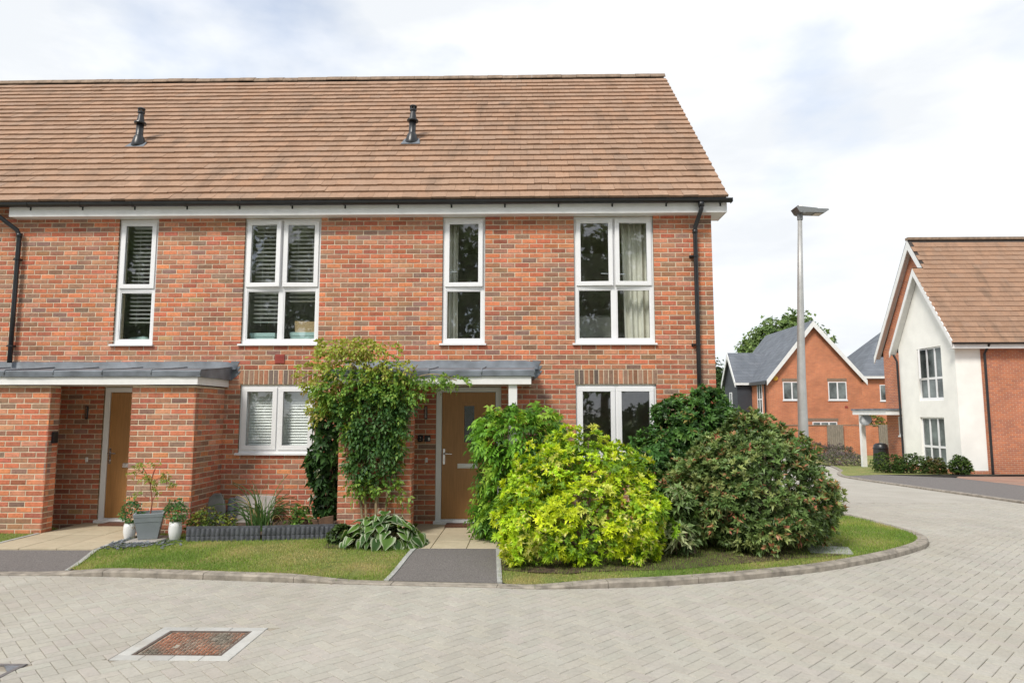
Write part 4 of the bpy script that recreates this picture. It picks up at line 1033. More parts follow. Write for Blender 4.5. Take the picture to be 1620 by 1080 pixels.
# climbing rose on the porch wall
def climbing_rose():
    root = thing('climbing_rose', 'climbing rose with pale new growth trained up the porch wall', 'climber', (-2.1, -.98, G0))
    stem = MB()
    lines = [[(-2.2, -1.0, G0), (-2.28, -.97, .5), (-2.45, -.96, 1.2), (-2.5, -.98, 1.8), (-2.4, -1.0, 2.25)], [(-2.15, -1.0, G0), (-2.2, -.97, .6), (-2.1, -.96, 1.3), (-2.2, -.98, 2.0), (-2.6, -1.05, 2.4)], [(-1.95, -1.0, G0), (-1.88, -.97, .6), (-1.78, -.96, 1.2), (-1.7, -1.0, 1.9), (-1.5, -1.05, 2.25)], [(-2.05, -1.0, G0), (-2.03, -.97, .7), (-1.95, -.96, 1.5), (-2.0, -1.02, 2.1)], [(-2.4, -1.0, 1.9), (-2.8, -1.0, 2.15), (-3.15, -.95, 2.05)], [(-1.8, -1.0, 2.0), (-1.3, -1.1, 2.12), (-.95, -1.12, 2.03)], [(-2.5, -1, 2.1), (-2.75, -.9, 2.5)]]
    for i, l in enumerate(lines):
        p = resample3(l, 10); stem.tube(p, [.019-.012*k/len(p) if i < 4 else .007 for k in range(len(p))], 7)
    stem.tube([(-2.06, -.99, G0), (-2.06, -.975, .95)], .006, 6)
    stem.build('stems', 'stem', root)
    keep = lambda p: ~((p[:, 1] > -.935) & (p[:, 2] < 2.12) & (p[:, 0] > -2.62) & (p[:, 0] < -1.56))
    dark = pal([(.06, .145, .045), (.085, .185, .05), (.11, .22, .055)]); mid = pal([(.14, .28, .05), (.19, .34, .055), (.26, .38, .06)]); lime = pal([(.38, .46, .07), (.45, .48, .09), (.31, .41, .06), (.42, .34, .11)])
    parts = []
    # dense skirt on the wall, looser crown above, thin pale sprays at the top and to the sides
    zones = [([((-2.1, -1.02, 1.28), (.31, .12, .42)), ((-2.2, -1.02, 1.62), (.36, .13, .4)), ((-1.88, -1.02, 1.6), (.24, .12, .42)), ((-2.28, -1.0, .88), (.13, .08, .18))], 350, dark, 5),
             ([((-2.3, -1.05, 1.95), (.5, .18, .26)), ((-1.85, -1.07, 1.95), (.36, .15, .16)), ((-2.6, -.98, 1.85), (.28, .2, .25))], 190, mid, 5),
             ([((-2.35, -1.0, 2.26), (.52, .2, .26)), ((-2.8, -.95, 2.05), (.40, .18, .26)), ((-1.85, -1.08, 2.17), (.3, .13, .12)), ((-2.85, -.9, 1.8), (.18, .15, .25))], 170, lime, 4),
             ([((-1.35, -1.1, 2.04), (.3, .08, .07)), ((-1.0, -1.12, 2.02), (.2, .06, .05)), ((-1.55, -1.08, 1.9), (.18, .08, .14))], 34, mid, 3),
             ([((-2.62, -.95, 2.48), (.3, .12, .12)), ((-2.3, -1, 2.48), (.3, .12, .1))], 60, lime, 2),
             ([((-1.85, -1.0, .55), (.22, .09, .14)), ((-2.25, -1.0, .62), (.12, .07, .12)), ((-2.05, -1.0, .62), (.1, .06, .14)), ((-2.38, -1.0, 1.35), (.1, .08, .42)), ((-1.74, -1.0, 1.3), (.08, .08, .35))], 105, mid, 4)]
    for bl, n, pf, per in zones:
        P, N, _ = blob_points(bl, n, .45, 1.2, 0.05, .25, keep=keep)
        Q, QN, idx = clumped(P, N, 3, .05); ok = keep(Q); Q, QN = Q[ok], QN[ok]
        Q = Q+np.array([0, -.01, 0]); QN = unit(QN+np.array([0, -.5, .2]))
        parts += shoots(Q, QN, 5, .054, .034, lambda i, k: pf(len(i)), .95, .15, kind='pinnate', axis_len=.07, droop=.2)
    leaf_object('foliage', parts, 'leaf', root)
def resample3(pts, n):
    P = [Vector(p) for p in pts]; out = []
    m = len(P)-1
    for q in range(n+1):
        t = q/n*m; i = min(int(t), m-1); t -= i
        p0, p1, p2, p3 = P[max(i-1, 0)], P[i], P[i+1], P[min(i+2, m)]
        out.append(.5*((2*p1)+(p2-p0)*t+(2*p0-5*p1+4*p2-p3)*t*t+(3*p1-p0-3*p2+p3)*t**3))
    return out
climbing_rose()
shrub('dark_climber', 'dark broad-leaved climber in the corner left of the rose-covered porch wall', 'climber', (-2.85, -.5, G0),
      [((-2.86, -.5, .95), (.24, .3, .55)), ((-2.84, -.5, .45), (.2, .3, .4)), ((-2.86, -.5, 1.45), (.22, .28, .3)), ((-3.0, -.4, .85), (.2, .25, .3))], 130, 4, .07, 5, .085, .055, pal([(.04, .10, .025), (.06, .135, .03), (.03, .075, .02)]), pal([(.015, .04, .01)]), 1.1, -.1, 'gloss', inner_n=260, stems=3, droop=.3, keep=lambda p: (p[:, 1] < -.03) & (p[:, 0] < -2.62),
      tip=pal([(.6, .62, .5)]), tip_p=.05)

# hosta: each leaf its own piece
def hosta():
    cx, cy = -1.80, -1.62; root = thing('hosta', 'white-edged hosta clump at the foot of the porch wall', 'plant', (cx, cy, G0))
    meshes = []
    for v in range(9):
        b = MB(); L, W = .165*RNG.normal(1, .12), .155*RNG.normal(1, .1); n = 8; t_ = RNG.random()
        g = [(.075, .17, .03), (.13, .25, .045), (.055, .13, .03)][v % 3]; wh = (.62, .66, .5)
        vs, cs = [], []
        for k in range(n+1):
            t = k/n; w = W*math.sin(math.pi*min(1, t**.75*.98+.02))**.8*.5; y = L*(t-.05*t*t); zz = -.55*L*t*t+.12*L*math.sin(math.pi*t); wav = .012*math.sin(t*9+t_*6)
            for s_, up_, cc in ((-1, .22, wh), (-.62, .16, g), (0, 0, tuple(q*.8 for q in g)), (.62, .16, g), (1, .22, wh)):
                vs.append((s_*w, y, zz+up_*w+wav*abs(s_))); cs.append(cc)
        fs = [(k*5+j, k*5+j+1, (k+1)*5+j+1, (k+1)*5+j) for k in range(n) for j in range(4)]
        b.v = vs; b.c = cs; b.f = fs; b.col = True; meshes.append(b.mesh('leaf', 'leaf', True))
    for k in range(170):
        a = RNG.random()*2*math.pi; q = RNG.random()**.6; r = .42*q*(1.15 if math.cos(a)**2 > .5 else .9); h = .27*(1-q**1.7)+.05+RNG.normal(0, .02)
        x, y = cx+math.cos(a)*r, cy+math.sin(a)*r*.75
        o = link('leaf', meshes[k % 9], root, loc=(x, y, G0+max(h, .04)), rot=(R(38-62*q+RNG.normal(0, 10)), RNG.normal(0, .2), a-math.pi/2+RNG.normal(0, .35)), scale=(float(RNG.normal(.93, .13)),)*3)
    b = MB()
    for k in range(40):
        a = RNG.random()*6.28; r = .3*RNG.random(); b.tube([(cx+math.cos(a)*.08, cy+math.sin(a)*.06, G0), (cx+math.cos(a)*r, cy+math.sin(a)*r*.8, G0+.2-.3*r)], .005, 5)
    b.build('stalks', 'stem', root)
hosta()
shrub('heuchera', 'small dull green plant tucked against the left of the hosta', 'plant', (-2.36, -1.55, G0), [((-2.36, -1.55, .02), (.17, .15, .16))], 34, 4, .04, 5, .05, .04, pal([(.07, .12, .04), (.10, .16, .05), (.05, .09, .03)]), pal([(.03, .05, .02)]), 1.0, .4, 'leaf', inner_n=30, stems=3, stemr=.006)

# sword-leaved plant in the bed: each blade its own piece
def sword_plant():
    cx, cy = -3.62, -.95; root = thing('sword_leaved_plant', 'spiky clump of sword leaves in the bed under the window', 'plant', (cx, cy, G0))
    for k in range(84):
        a = RNG.normal(0, 1.0) if k % 2 else RNG.normal(math.pi, 1.0); lean = abs(RNG.normal(.62, .32)); L = float(np.clip(RNG.normal(.60, .12), .25, .85))
        if k == 0: a, lean, L = .1, .25, .86
        dx, dy = math.cos(a), math.sin(a)*.55; b = MB(); n = 7; w = .011+.010*RNG.random(); vs = []; x0, y0 = cx+dx*.05+RNG.normal(0, .05), cy+dy*.05+RNG.normal(0, .04)
        if k == 0: w = .03
        tone = (.085, .165, .045) if RNG.random() > .14 else (.42, .32, .15); t_ = RNG.normal(1, .2); col = tuple(c*t_ for c in tone)
        for j in range(n+1):
            t = j/n; th = lean*(.35+1.15*t*t); hx = L*t*math.sin(th*.85); hz = L*t*math.cos(th*.9)
            ww = w*(1-t**2.5)*.5+.0008; vs += [(x0+dx*hx-dy*ww, y0+dy*hx+dx*ww, G0+hz+.004), (x0+dx*hx, y0+dy*hx, G0+hz-.004), (x0+dx*hx+dy*ww, y0+dy*hx-dx*ww, G0+hz+.004)]
            vs[-3] = (x0+dx*hx-.75*ww, vs[-3][1], vs[-3][2]); vs[-1] = (x0+dx*hx+.75*ww, vs[-1][1], vs[-1][2])
        b.add(vs, [(j*3+q, j*3+q+1, j*3+4+q, j*3+3+q) for j in range(n) for q in range(2)], col); b.build('leaf', 'leaf', root, nrm=False, smooth=True)
sword_plant()
shrub('low_yellow_shrub', 'low yellow-green bushy plant behind the grey edging beside the pier', 'plant', (-4.27, -1.15, G0), [((-4.27, -1.15, .10), (.27, .2, .22)), ((-4.05, -1.1, .05), (.2, .17, .2))], 90, 5, .04, 6, .028, .016, pal([(.2, .28, .04), (.28, .3, .05), (.13, .2, .03), (.3, .2, .06)], [3, 2, 3, .6]), pal([(.05, .09, .02)]), .9, .5, 'leaf', inner_n=150, stems=5, stemr=.006)
shrub('weed_plant', 'thin pale green self-sown plant by the dark timber board', 'plant', (-3.13, -.95, G0), [((-3.13, -.98, .18), (.13, .1, .2)), ((-3.02, -1.0, .08), (.12, .1, .12))], 26, 3, .04, 5, .05, .03, pal([(.18, .3, .06), (.13, .24, .04)]), pal([(.08, .15, .03)]), 1.0, .4, 'leaf', inner_n=14, stems=5, stemr=.004, stem_mat='stem')

# bed: soil, grey edging, stones, timber planter
b = MB(); b.prism([(-4.36, -1.40, G0-.05), (-3.45, -1.32, G0-.05), (-2.62, -1.1, G0-.05), (-2.62, -.01, G0-.05), (-4.6, -.01, G0-.05), (-4.6, -.9, G0-.05)], (0, 0, .11)); structure(b.build('flower_bed_soil', 'soil'))
for poly in ([(-.3, -2.75), (.4, -3.0), (1.6, -2.85), (2.6, -2.45), (3.7, -2.05), (4.0, -1.4), (3.6, -.6), (2.9, -.05), (-.25, -.05)], [(-2.5, -1.85), (-1.7, -2.0), (-1.44, -1.7), (-1.6, -.93), (-2.6, -.93)]):
    structure(polysheet('bed_soil', poly, lambda x, y: yard(x, y)+.007, 'soil', res=.3))
def edging(p, q, label):
    p, q = Vector((*p, 0)), Vector((*q, 0)); L = (q-p).length; t = (q-p)/L; n = Vector((t.y, -t.x, 0)); root = thing('border_edging', label, 'edging', tuple((p+q)/2+Vector((0, 0, G0))), 'grey edging strips along the bed')
    def m(u, d, z): v = p+t*u-n*d; return (v.x, v.y, z)
    b = MB(); b.box(0, L, .012, .03, G0-.04, .135, m); b.build('backing', 'rattan', root)
    cols = round(L/.062); w = L/cols
    for k in range(cols):
        for r in range(2):
            z0 = G0-.03+r*.098; b = MB(); vs = []; seg = 5; o = RNG.normal(0, .003)
            for z, sc in ((z0+.003, .8), (z0+.015, 1), (z0+.083, 1), (z0+.095, .8)):
                for s_ in range(seg+1):
                    a = math.pi*s_/seg; vs.append(m(k*w+.002+(w-.004)*s_/seg, .013-(.02+o)*math.sin(a)*sc, z))
            b.add(vs, [(i*(seg+1)+j, i*(seg+1)+j+1, (i+1)*(seg+1)+j+1, (i+1)*(seg+1)+j) for i in range(3) for j in range(seg)]); b.build('moulded_stone', 'rattan', root, smooth=True)
edging((-4.40, -1.46), (-3.47, -1.38), 'grey moulded edging strip below the sword-leaved plant')
edging((-3.44, -1.38), (-2.42, -1.19), 'grey moulded edging strip below the timber planter')
def leaning(name, pts, y0, lean, th, mat, label, cat):
    b = MB(); c = min(p[1] for p in pts); root = b
    P = [(x, y0+(z-c)*lean, z) for x, z in pts]; b.prism(P, (0, th, 0)); o = b.build(name, mat); bv = o.modifiers.new('b', 'BEVEL'); bv.width = .012; bv.segments = 2; return tag(o, label, cat)
leaning('standing_stone', [(-4.60, G0+.02), (-4.68, .22), (-4.62, .37), (-4.56, .43), (-4.46, .43), (-4.40, .33), (-4.37, .2), (-4.37, G0+.02)], -.42, .12, .05, 'stone', 'grey rounded stone standing beside the brick pier', 'stone')
leaning('stone_piece', [(-4.36, G0+.02), (-4.38, .28), (-4.36, .36), (-4.29, .36), (-4.27, .2), (-4.29, G0+.02)], -.33, .1, .05, 'slateroof', 'narrow dark stone leaning behind the grey rounded stone', 'stone')
leaning('leaning_slab', [(-4.33, G0+.02), (-4.33, .37), (-4.02, .385), (-3.72, .37), (-3.72, G0+.02)], -.28, .3, .04, 'pinkstone', 'pale slab leaning on the wall behind the sword-leaved plant', 'slab')
def planter():
    root = thing('timber_planter', 'broken brown timber planter in the corner below the dark climber', 'planter', (-2.83, -.8, G0))
    for pts, y, a in (([(-3.10, .03), (-3.11, .165), (-2.96, .165), (-2.93, .03)], -.98, 0), ([(-2.925, .02), (-2.975, .185), (-2.83, .155), (-2.80, .02)], -1.02, .0), ([(-2.795, .02), (-2.825, .155), (-2.77, .19), (-2.62, .215), (-2.625, .02)], -1.0, 0)):
        b = MB(); b.prism([(x, y, z) for x, z in pts], (0, .022, 0)); o = b.build('board', 'timber', root); bv = o.modifiers.new('b', 'BEVEL'); bv.width = .004
    b = MB(); b.box(-3.1, -2.63, -.96, -.55, G0, .10); b.build('soil_fill', 'soil', root)
    b = MB(); b.lathe([(.012, 0), (.008, .01)], (-2.89, -1.02, .085), 10, (0, -1, 0)); b.build('bolt', 'white', root)
planter()
b = MB(); b.prism([(-3.23, -.9, G0), (-3.19, -.9, .22), (-3.14, -.9, .25), (-3.14, -.9, G0)], (0, .03, 0)); tag(b.build('timber_board', 'timber'), 'dark upright timber board beside the timber planter', 'board')

# pots beside the pier
def grey_pot():
    cx, cy, z0 = -4.95, -1.33, -.03; a = R(22); root = thing('square_planter', 'large grey square tapered planter with ribbed rim', 'plant pot', (cx, cy, z0))
    def ring(h, s): return [(cx+(x*math.cos(a)-y*math.sin(a))*s, cy+(x*math.sin(a)+y*math.cos(a))*s, z0+h) for x, y in ((-1, -1), (1, -1), (1, 1), (-1, 1))]
    prof = [(0, .112), (.22, .152), (.225, .158), (.235, .158), (.24, .161), (.25, .161), (.255, .164), (.265, .164), (.27, .167), (.28, .167), (.285, .172), (.325, .178), (.33, .176), (.33, .155), (.26, .145), (.26, .02)]
    b = MB(); vs = []
    for h, s in prof: vs += ring(h, s)
    b.add(vs, [(i*4+k, i*4+(k+1) % 4, i*4+4+(k+1) % 4, i*4+4+k) for i in range(len(prof)-1) for k in range(4)]+[(3, 2, 1, 0), tuple(len(prof)*4-4+k for k in range(4))]); o = b.build('pot', 'greypot', root); bv = o.modifiers.new('b', 'BEVEL'); bv.width = .003; bv.segments = 2
    b = MB(); vs = ring(.275, .148); b.add(vs, [(0, 1, 2, 3)]); b.build('compost', 'soil', root)
    return cx, cy, z0+.27
px, py, pz = grey_pot()
def maple():
    root = thing('young_maple', 'spindly young maple with light green leaves growing in the square planter', 'sapling', (px, py, pz))
    b = MB(); tr = [(px, py, pz), (px+.02, py, pz+.2), (px-.01, py-.01, pz+.42), (px+.03, py, pz+.62)]; b.tube(resample3(tr, 10), [.009-.0005*k for k in range(11)], 7)
    tips = [(px-.2, py, pz+.62), (px-.13, py-.03, pz+.66), (px+.06, py, pz+.66), (px+.2, py-.02, pz+.52), (px+.27, py, pz+.42), (px-.17, py-.04, pz+.28), (px-.05, py-.03, pz+.5), (px+.12, py-.04, pz+.33), (px+.15, py-.02, pz+.47), (px+.02, py-.03, pz+.46), (px-.24, py-.01, pz+.55)]
    for t in tips:
        k = 3 if t[2] > pz+.4 else 2; s = Vector(tr[2 if k == 3 else 1]); b.tube([s, s.lerp(Vector(t), .5)+Vector((0, 0, .03)), t], [.005, .004, .002], 5)
    b.build('trunk', 'redstem', root)
    P = np.repeat(np.array(tips), 9, 0)+RNG.normal(0, .036, (99, 3))*np.array([1.2, .7, .8])
    leaf_object('crown', shoots(P, np.tile([0, -.6, .3], (99, 1)), 5, .042, .014, lambda i, k: pal([(.25, .34, .05), (.3, .36, .06), (.2, .3, .04), (.33, .22, .06)], [3, 3, 3, .6])(len(i)), 1.1, .1, droop=.3), 'leaf', root)
maple()
def white_pot(cx, cy, z0, h, r, label, plabel, hp):
    root = thing('white_pot', label, 'plant pot', (cx, cy, z0), 'white pots beside the square planter'); b = MB()
    b.lathe([(r*.72, 0), (r*.8, .01), (r, h*.45), (r*.97, h*.75), (r*.86, h), (r*.8, h), (r*.85, h*.8), (.01, h*.78)], (cx, cy, z0), 26); b.build('pot', 'whitepot', root, smooth=True)
    shrub('potted_plant', plabel, 'plant', (cx, cy, z0+h*.8), [((cx, cy, z0+h+hp*.55), (hp*.5, hp*.42, hp*.52)), ((cx+.03, cy-.01, z0+h+hp*.3), (hp*.5, hp*.4, hp*.3))], 60, 3, .03, 6, .035, .011, pal([(.10, .26, .08), (.14, .33, .13), (.08, .2, .06), (.2, .36, .08), (.22, .42, .27)], [3, 3, 2, 2, 1.3]), pal([(.05, .12, .04)]), .7, .6, 'leaf', inner_n=60, stems=5, stemr=.003, zmin=z0+h*.85, stem_mat='stem', group='plants in white pots')
white_pot(-5.225, -1.30, -.045, .20, .078, 'small white pot half hidden left of the square planter', 'fluffy green plant in the white pot left of the square planter', .28)
white_pot(-4.59, -1.36, -.045, .23, .082, 'small white pot standing right of the square planter', 'fluffy green plant in the white pot right of the square planter', .27)
b = MB(); b.box(-5.12, -4.72, -1.62, -1.12, G0-.02, -.033, bev=.006); tag(b.build('stone_slab', 'pinkstone'), 'pale paving stone under the square grey planter', 'slab')
b = MB()
for k in range(420):
    x, y = RNG.normal(-4.98, .24), RNG.normal(-1.62, .16)
    if not (-5.22 < x < -4.3 and -2.0 < y < -1.1) or (-5.13 < x < -4.71 and -1.63 < y < -1.1): continue
    s = abs(RNG.normal(.016, .006))+.008; a = RNG.random()*3; t = RNG.random(); z = G0+.006+RNG.random()*.016; h = .006; til = RNG.normal(0, .3)
    pts = [(x+math.cos(a+q)*s*w_, y+math.sin(a+q)*s*w_*.8, z+til*s*math.cos(q)) for q, w_ in ((0, 1), (1.3, .8), (2.6, 1.1), (4.3, .85))]; b.prism(pts, (0, 0, h), col=(.10+.08*t, .11+.08*t, .125+.09*t))
tag(b.build('slate_chippings', 'slate'), 'loose grey slate chippings round the square planter', 'chippings')['kind'] = 'stuff'
for (x, lab) in ((-.86, 'brown doormat at the right-hand front door'), (-5.93, 'brown doormat at the left-hand front door')):
    b = MB(); b.prism([(x-.33, -.33, HOUSE_Z+.010), (x+.33, -.33, HOUSE_Z+.010), (x+.33, -.07, HOUSE_Z+.010), (x-.33, -.07, HOUSE_Z+.010)], (0, 0, .022)); tag(b.build('doormat', 'mat'), lab, 'doormat', 'brown doormats')

# lawn grass
def grass(polys, dens, cap, label):
    P = []
    for poly, area in polys:
        xs = np.array([p[0] for p in poly]); ys = np.array([p[1] for p in poly]); n = int((xs.max()-xs.min())*(min(ys.max(), 1.5)-ys.min())*dens)
        x = RNG.uniform(xs.min(), xs.max(), n); y = RNG.uniform(ys.min(), min(ys.max(), 1.5), n); ok = in_poly(x, y, poly); P.append(np.stack([x[ok], y[ok]], 1))
    P = np.vstack(P)[:cap]; n = len(P); x, y = P[:, 0], P[:, 1]
    cache = {}
    def zz(a, c):
        k = (round(a*12), round(c*12))
        if k not in cache: cache[k] = yard(a, c)
        return cache[k]
    z = np.array([zz(a, c) for a, c in P])
    dry = .64+.28*np.sin(x*2.1+1.0+.8*np.sin(y*3))+.28*np.sin(y*3.3+x*1.3)+.2*np.sin(x*6.1-y*4.7)+RNG.normal(0, .22, n)
    g = np.array([(.17, .29, .045), (.27, .37, .07), (.44, .41, .16), (.52, .43, .2)]); k = np.clip((dry*2.4).astype(int), 0, 3); C = g[k]*np.clip(RNG.normal(1, .2, (n, 1)), .5, 1.6)
    h = np.clip(RNG.normal(.026, .009, n), .008, .06)*np.where(k >= 2, .75, 1.05); w = .0045
    a = RNG.random(n)*6.28; lean = np.abs(RNG.normal(0, .55, n)); dx, dy = np.cos(a), np.sin(a)
    v = np.empty((n, 3, 3)); v[:, 0] = np.stack([x-dy*w/2, y+dx*w/2, z], 1); v[:, 1] = np.stack([x+dy*w/2, y-dx*w/2, z], 1); v[:, 2] = np.stack([x+dx*h*np.sin(lean), y+dy*h*np.sin(lean), z+h*np.cos(lean)], 1)
    o = leaf_object('grass', [(v.reshape(-1, 3), np.arange(n*3).reshape(n, 3), np.repeat(C, 3, 0))], 'grass', None); tag(o, label, 'grass')
def tufts():
    """taller blades creeping over kerb and path edges"""
    pts = []
    for p in K_IN:
        if (-4.95 < p.x < -1.47 or p.x > -.25 or p.x < -6.7) and p.y < 2:
            for _ in range(int(RNG.integers(0, 9))): pts.append((p.x+RNG.normal(0, .05), p.y+RNG.normal(0, .05)+(-.012 if RNG.random() < .4 else .02)))
    for (a, c) in (((-5.21, -2.0), (-4.96, -2.82)), ((-1.43, -1.9), (-1.48, -3.15)), ((-.32, -1.9), (-.25, -3.2)), ((-6.73, -.95), (-6.73, -2.8))):
        for _ in range(150): t = RNG.random(); pts.append((a[0]+(c[0]-a[0])*t+RNG.normal(0, .018), a[1]+(c[1]-a[1])*t))
    P = np.array(pts); n = len(P); z = np.array([yard(*p) for p in P]); h = np.clip(RNG.normal(.04, .014, n), .015, .08); a = RNG.random(n)*6.28; l = np.abs(RNG.normal(.3, .5, n)); w = .0055; dx, dy = np.cos(a), np.sin(a)
    v = np.empty((n, 3, 3)); v[:, 0] = np.stack([P[:, 0]-dy*w/2, P[:, 1]+dx*w/2, z-.005], 1); v[:, 1] = np.stack([P[:, 0]+dy*w/2, P[:, 1]-dx*w/2, z-.005], 1); v[:, 2] = np.stack([P[:, 0]+dx*h*np.sin(l), P[:, 1]+dy*h*np.sin(l), z+h*np.cos(l)], 1)
    C = pal([(.14, .24, .035), (.24, .3, .06), (.42, .35, .15)], [3, 2, 1.5])(n)
    tag(leaf_object('edge_grass', [(v.reshape(-1, 3), np.arange(n*3).reshape(n, 3), np.repeat(C, 3, 0))], 'grass', None), 'ragged grass blades along the kerb and path edges', 'grass')
tufts()
grass([(lawnL, 0)], 9000, 80000, 'short patchy green grass between the two front paths')
grass([(lawnR, 0)], 6500, 150000, 'short patchy grass with dry spots on the corner lawn')
grass([(lawnF, 0)], 5000, 30000, 'bright short grass in front of the left porch wall')

# ------------------------------------------------------------------ things behind the windows
def blind(x0, x1, z0, z1, y, tilt, pitch, label, depth=.05, group='white venetian blinds behind the left-hand windows'):
    root = thing('venetian_blind', label, 'blind', ((x0+x1)/2, y, z1), group)
    b = MB(); b.box(x0, x1, y-.03, y+.03, z1-.03, z1+.015); b.build('head_rail', 'slat', root)
    ca, sa = math.cos(tilt)*depth/2, math.sin(tilt)*depth/2; b = MB()
    vs = [(-(x1-x0)/2, -ca, -sa-.0015), ((x1-x0)/2, -ca, -sa-.0015), ((x1-x0)/2, ca, sa-.0015), (-(x1-x0)/2, ca, sa-.0015)]; vs += [(p, q, r+.003) for p, q, r in vs]
    b.add(vs, [(3, 2, 1, 0), (4, 5, 6, 7), (0, 1, 5, 4), (1, 2, 6, 5), (2, 3, 7, 6), (3, 0, 4, 7)]); me = b.mesh('slat', 'slat'); z = z1-.05
    while z > z0: link('slat', me, root, loc=((x0+x1)/2, y, z)); z -= pitch
    b = MB()
    for u in (x0+.12, x1-.12): b.tube([(u, y-.028, z1), (u, y-.028, z0)], .0015, 4)
    b.build('cord', 'slat', root)
blind(-6.28, -5.80, 2.95, 4.58, .2, R(-14), .066, 'half-open white venetian blind behind the narrow left upstairs window')
blind(-4.30, -3.84, 2.95, 4.58, .2, R(-14), .066, 'half-open white venetian blind behind the left half of the wide left upstairs window')
blind(-3.74, -3.26, 3.30, 4.58, .2, R(-14), .066, 'half-open white venetian blind behind the right half of the wide left upstairs window')
blind(-4.35, -3.83, 1.0, 1.99, .16, R(62), .043, 'closed white venetian blind behind the left half of the downstairs window')
blind(-3.78, -3.25, 1.0, 1.99, .16, R(62), .043, 'closed white venetian blind behind the right half of the downstairs window')
def curtain(x0, x1, z0, z1, y, label, folds, taper=0., group='cream curtains behind the right-hand upstairs windows'):
    b = MB(); n = folds*8; vs = []; m = 9
    ph = RNG.random()*6
    for j in range(m+1):
        t = j/m; z = z0+(z1-z0)*t; sq = 1-taper*(1-t)
        for i in range(n+1):
            u = i/n; x = x1-(x1-x0)*(1-u)*sq; vs.append((x, y+.035*math.sin(u*folds*6.283+ph+.25*math.sin(t*4))*(1-.4*t)+.02*math.sin(u*17), z))
    b.add(vs, [(j*(n+1)+i, j*(n+1)+i+1, (j+1)*(n+1)+i+1, (j+1)*(n+1)+i) for j in range(m) for i in range(n)]); o = b.build('curtain', 'curtain', smooth=True, nrm=False); mo = o.modifiers.new('s', 'SOLIDIFY'); mo.thickness = .004; tag(o, label, 'curtain', group)
curtain(1.50, 1.98, 2.5, 4.62, .28, 'cream curtain drawn to the right of the wide right upstairs window', 5, .08)
curtain(-1.30, -1.09, 2.5, 4.62, .28, 'cream curtain at the left of the narrow middle upstairs window', 3)
for (x0, x1, z1, lab) in ((-4.33, -3.95, 2.84, 'pale mint storage box on the sill in the left lower pane'), (-3.70, -3.28, 2.85, 'pale mint storage box on the sill under the wicker box')):
    root = thing('storage_box', lab, 'box', ((x0+x1)/2, .3, 2.66), 'mint boxes on the window sill')
    b = MB(); b.box(x0, x1, .17, .42, 2.66, z1-.05); b.build('box_body', 'mint', root)
    b = MB(); b.box(x0-.008, x1+.008, .162, .428, z1-.06, z1, bev=.004); b.build('box_lid', 'mint', root)
b = MB(); b.prism([(-3.64, .2, 2.851), (-3.65, .2, 3.03), (-3.3, .2, 3.02), (-3.25, .2, 2.98), (-3.25, .2, 2.851)], (0, .2, 0)); tag(b.build('wicker_box', 'wicker'), 'tan wicker box on top of the mint box behind the wide left window', 'box')
b = MB(); b.box(XL, XR-.26, .262, .55, 2.60, 2.655); b.build('window_board', 'white', house)
b = MB(); b.lathe([(.10, 0), (.115, .03), (.11, .14), (.08, .27), (.03, .36), (.005, .38)], (-5.86, .33, 2.655), 18); tag(b.build('white_cushion', 'curtain', smooth=True), 'white tapering cushion on the sill of the narrow left window', 'cushion')
b = MB(); b.lathe([(.05, -.16), (.075, -.13), (.075, .1), (.05, .17)], (-6.22, .36, 2.73), 14, (1, 0, .1)); tag(b.build('folded_towel', 'mint', smooth=True), 'pale rolled towel on the sill of the narrow left window', 'towel')
b = MB(); b.box(.80, 1.42, 1.1, 1.18, 2.45, 3.23, bev=.03); tag(b.build('pale_panel', 'room'), 'pale grey panel standing inside the lower pane of the wide right window', 'pale_panel')  # plain pale upright panel set inside the room behind the lower pane

# ------------------------------------------------------------------ houses across the street
def gen_window(parent, m, u0, u1, z0, z1, cols, transom=None, sill=True, mat='farglass'):
    b = MB(); fw = .06; casement(b, u0, u1, z0, z1, -.035, .01, fw, m); w = (u1-u0)/cols
    for k in range(1, cols): b.box(u0+k*w-.045, u0+k*w+.045, -.033, .008, z0+fw, z1-fw, m)
    if transom: b.box(u0+fw, u1-fw, -.031, .006, transom-.045, transom+.045, m)
    r = b.build('window', 'upvc', parent)
    zs = [(z0+fw, (transom or z1+.045+fw)-.045-(0 if transom else fw+.0)), ] if not transom else [(z0+fw, transom-.045), (transom+.045, z1-fw)]
    if not transom: zs = [(z0+fw, z1-fw)]
    for k in range(cols):
        for (a, c) in zs:
            p, q = u0+k*w+(.045 if k else fw), u0+(k+1)*w-(.045 if k < cols-1 else fw)
            g = MB(); g.box(p, q, -.012, -.004, a, c, m); g.build('pane', mat, r)
    if sill: s = MB(); s.box(u0-.05, u1+.05, -.06, .05, z0-.07, z0-.002, m); s.build('sill', 'upvc', r)
    return r
def gable_house(): pass
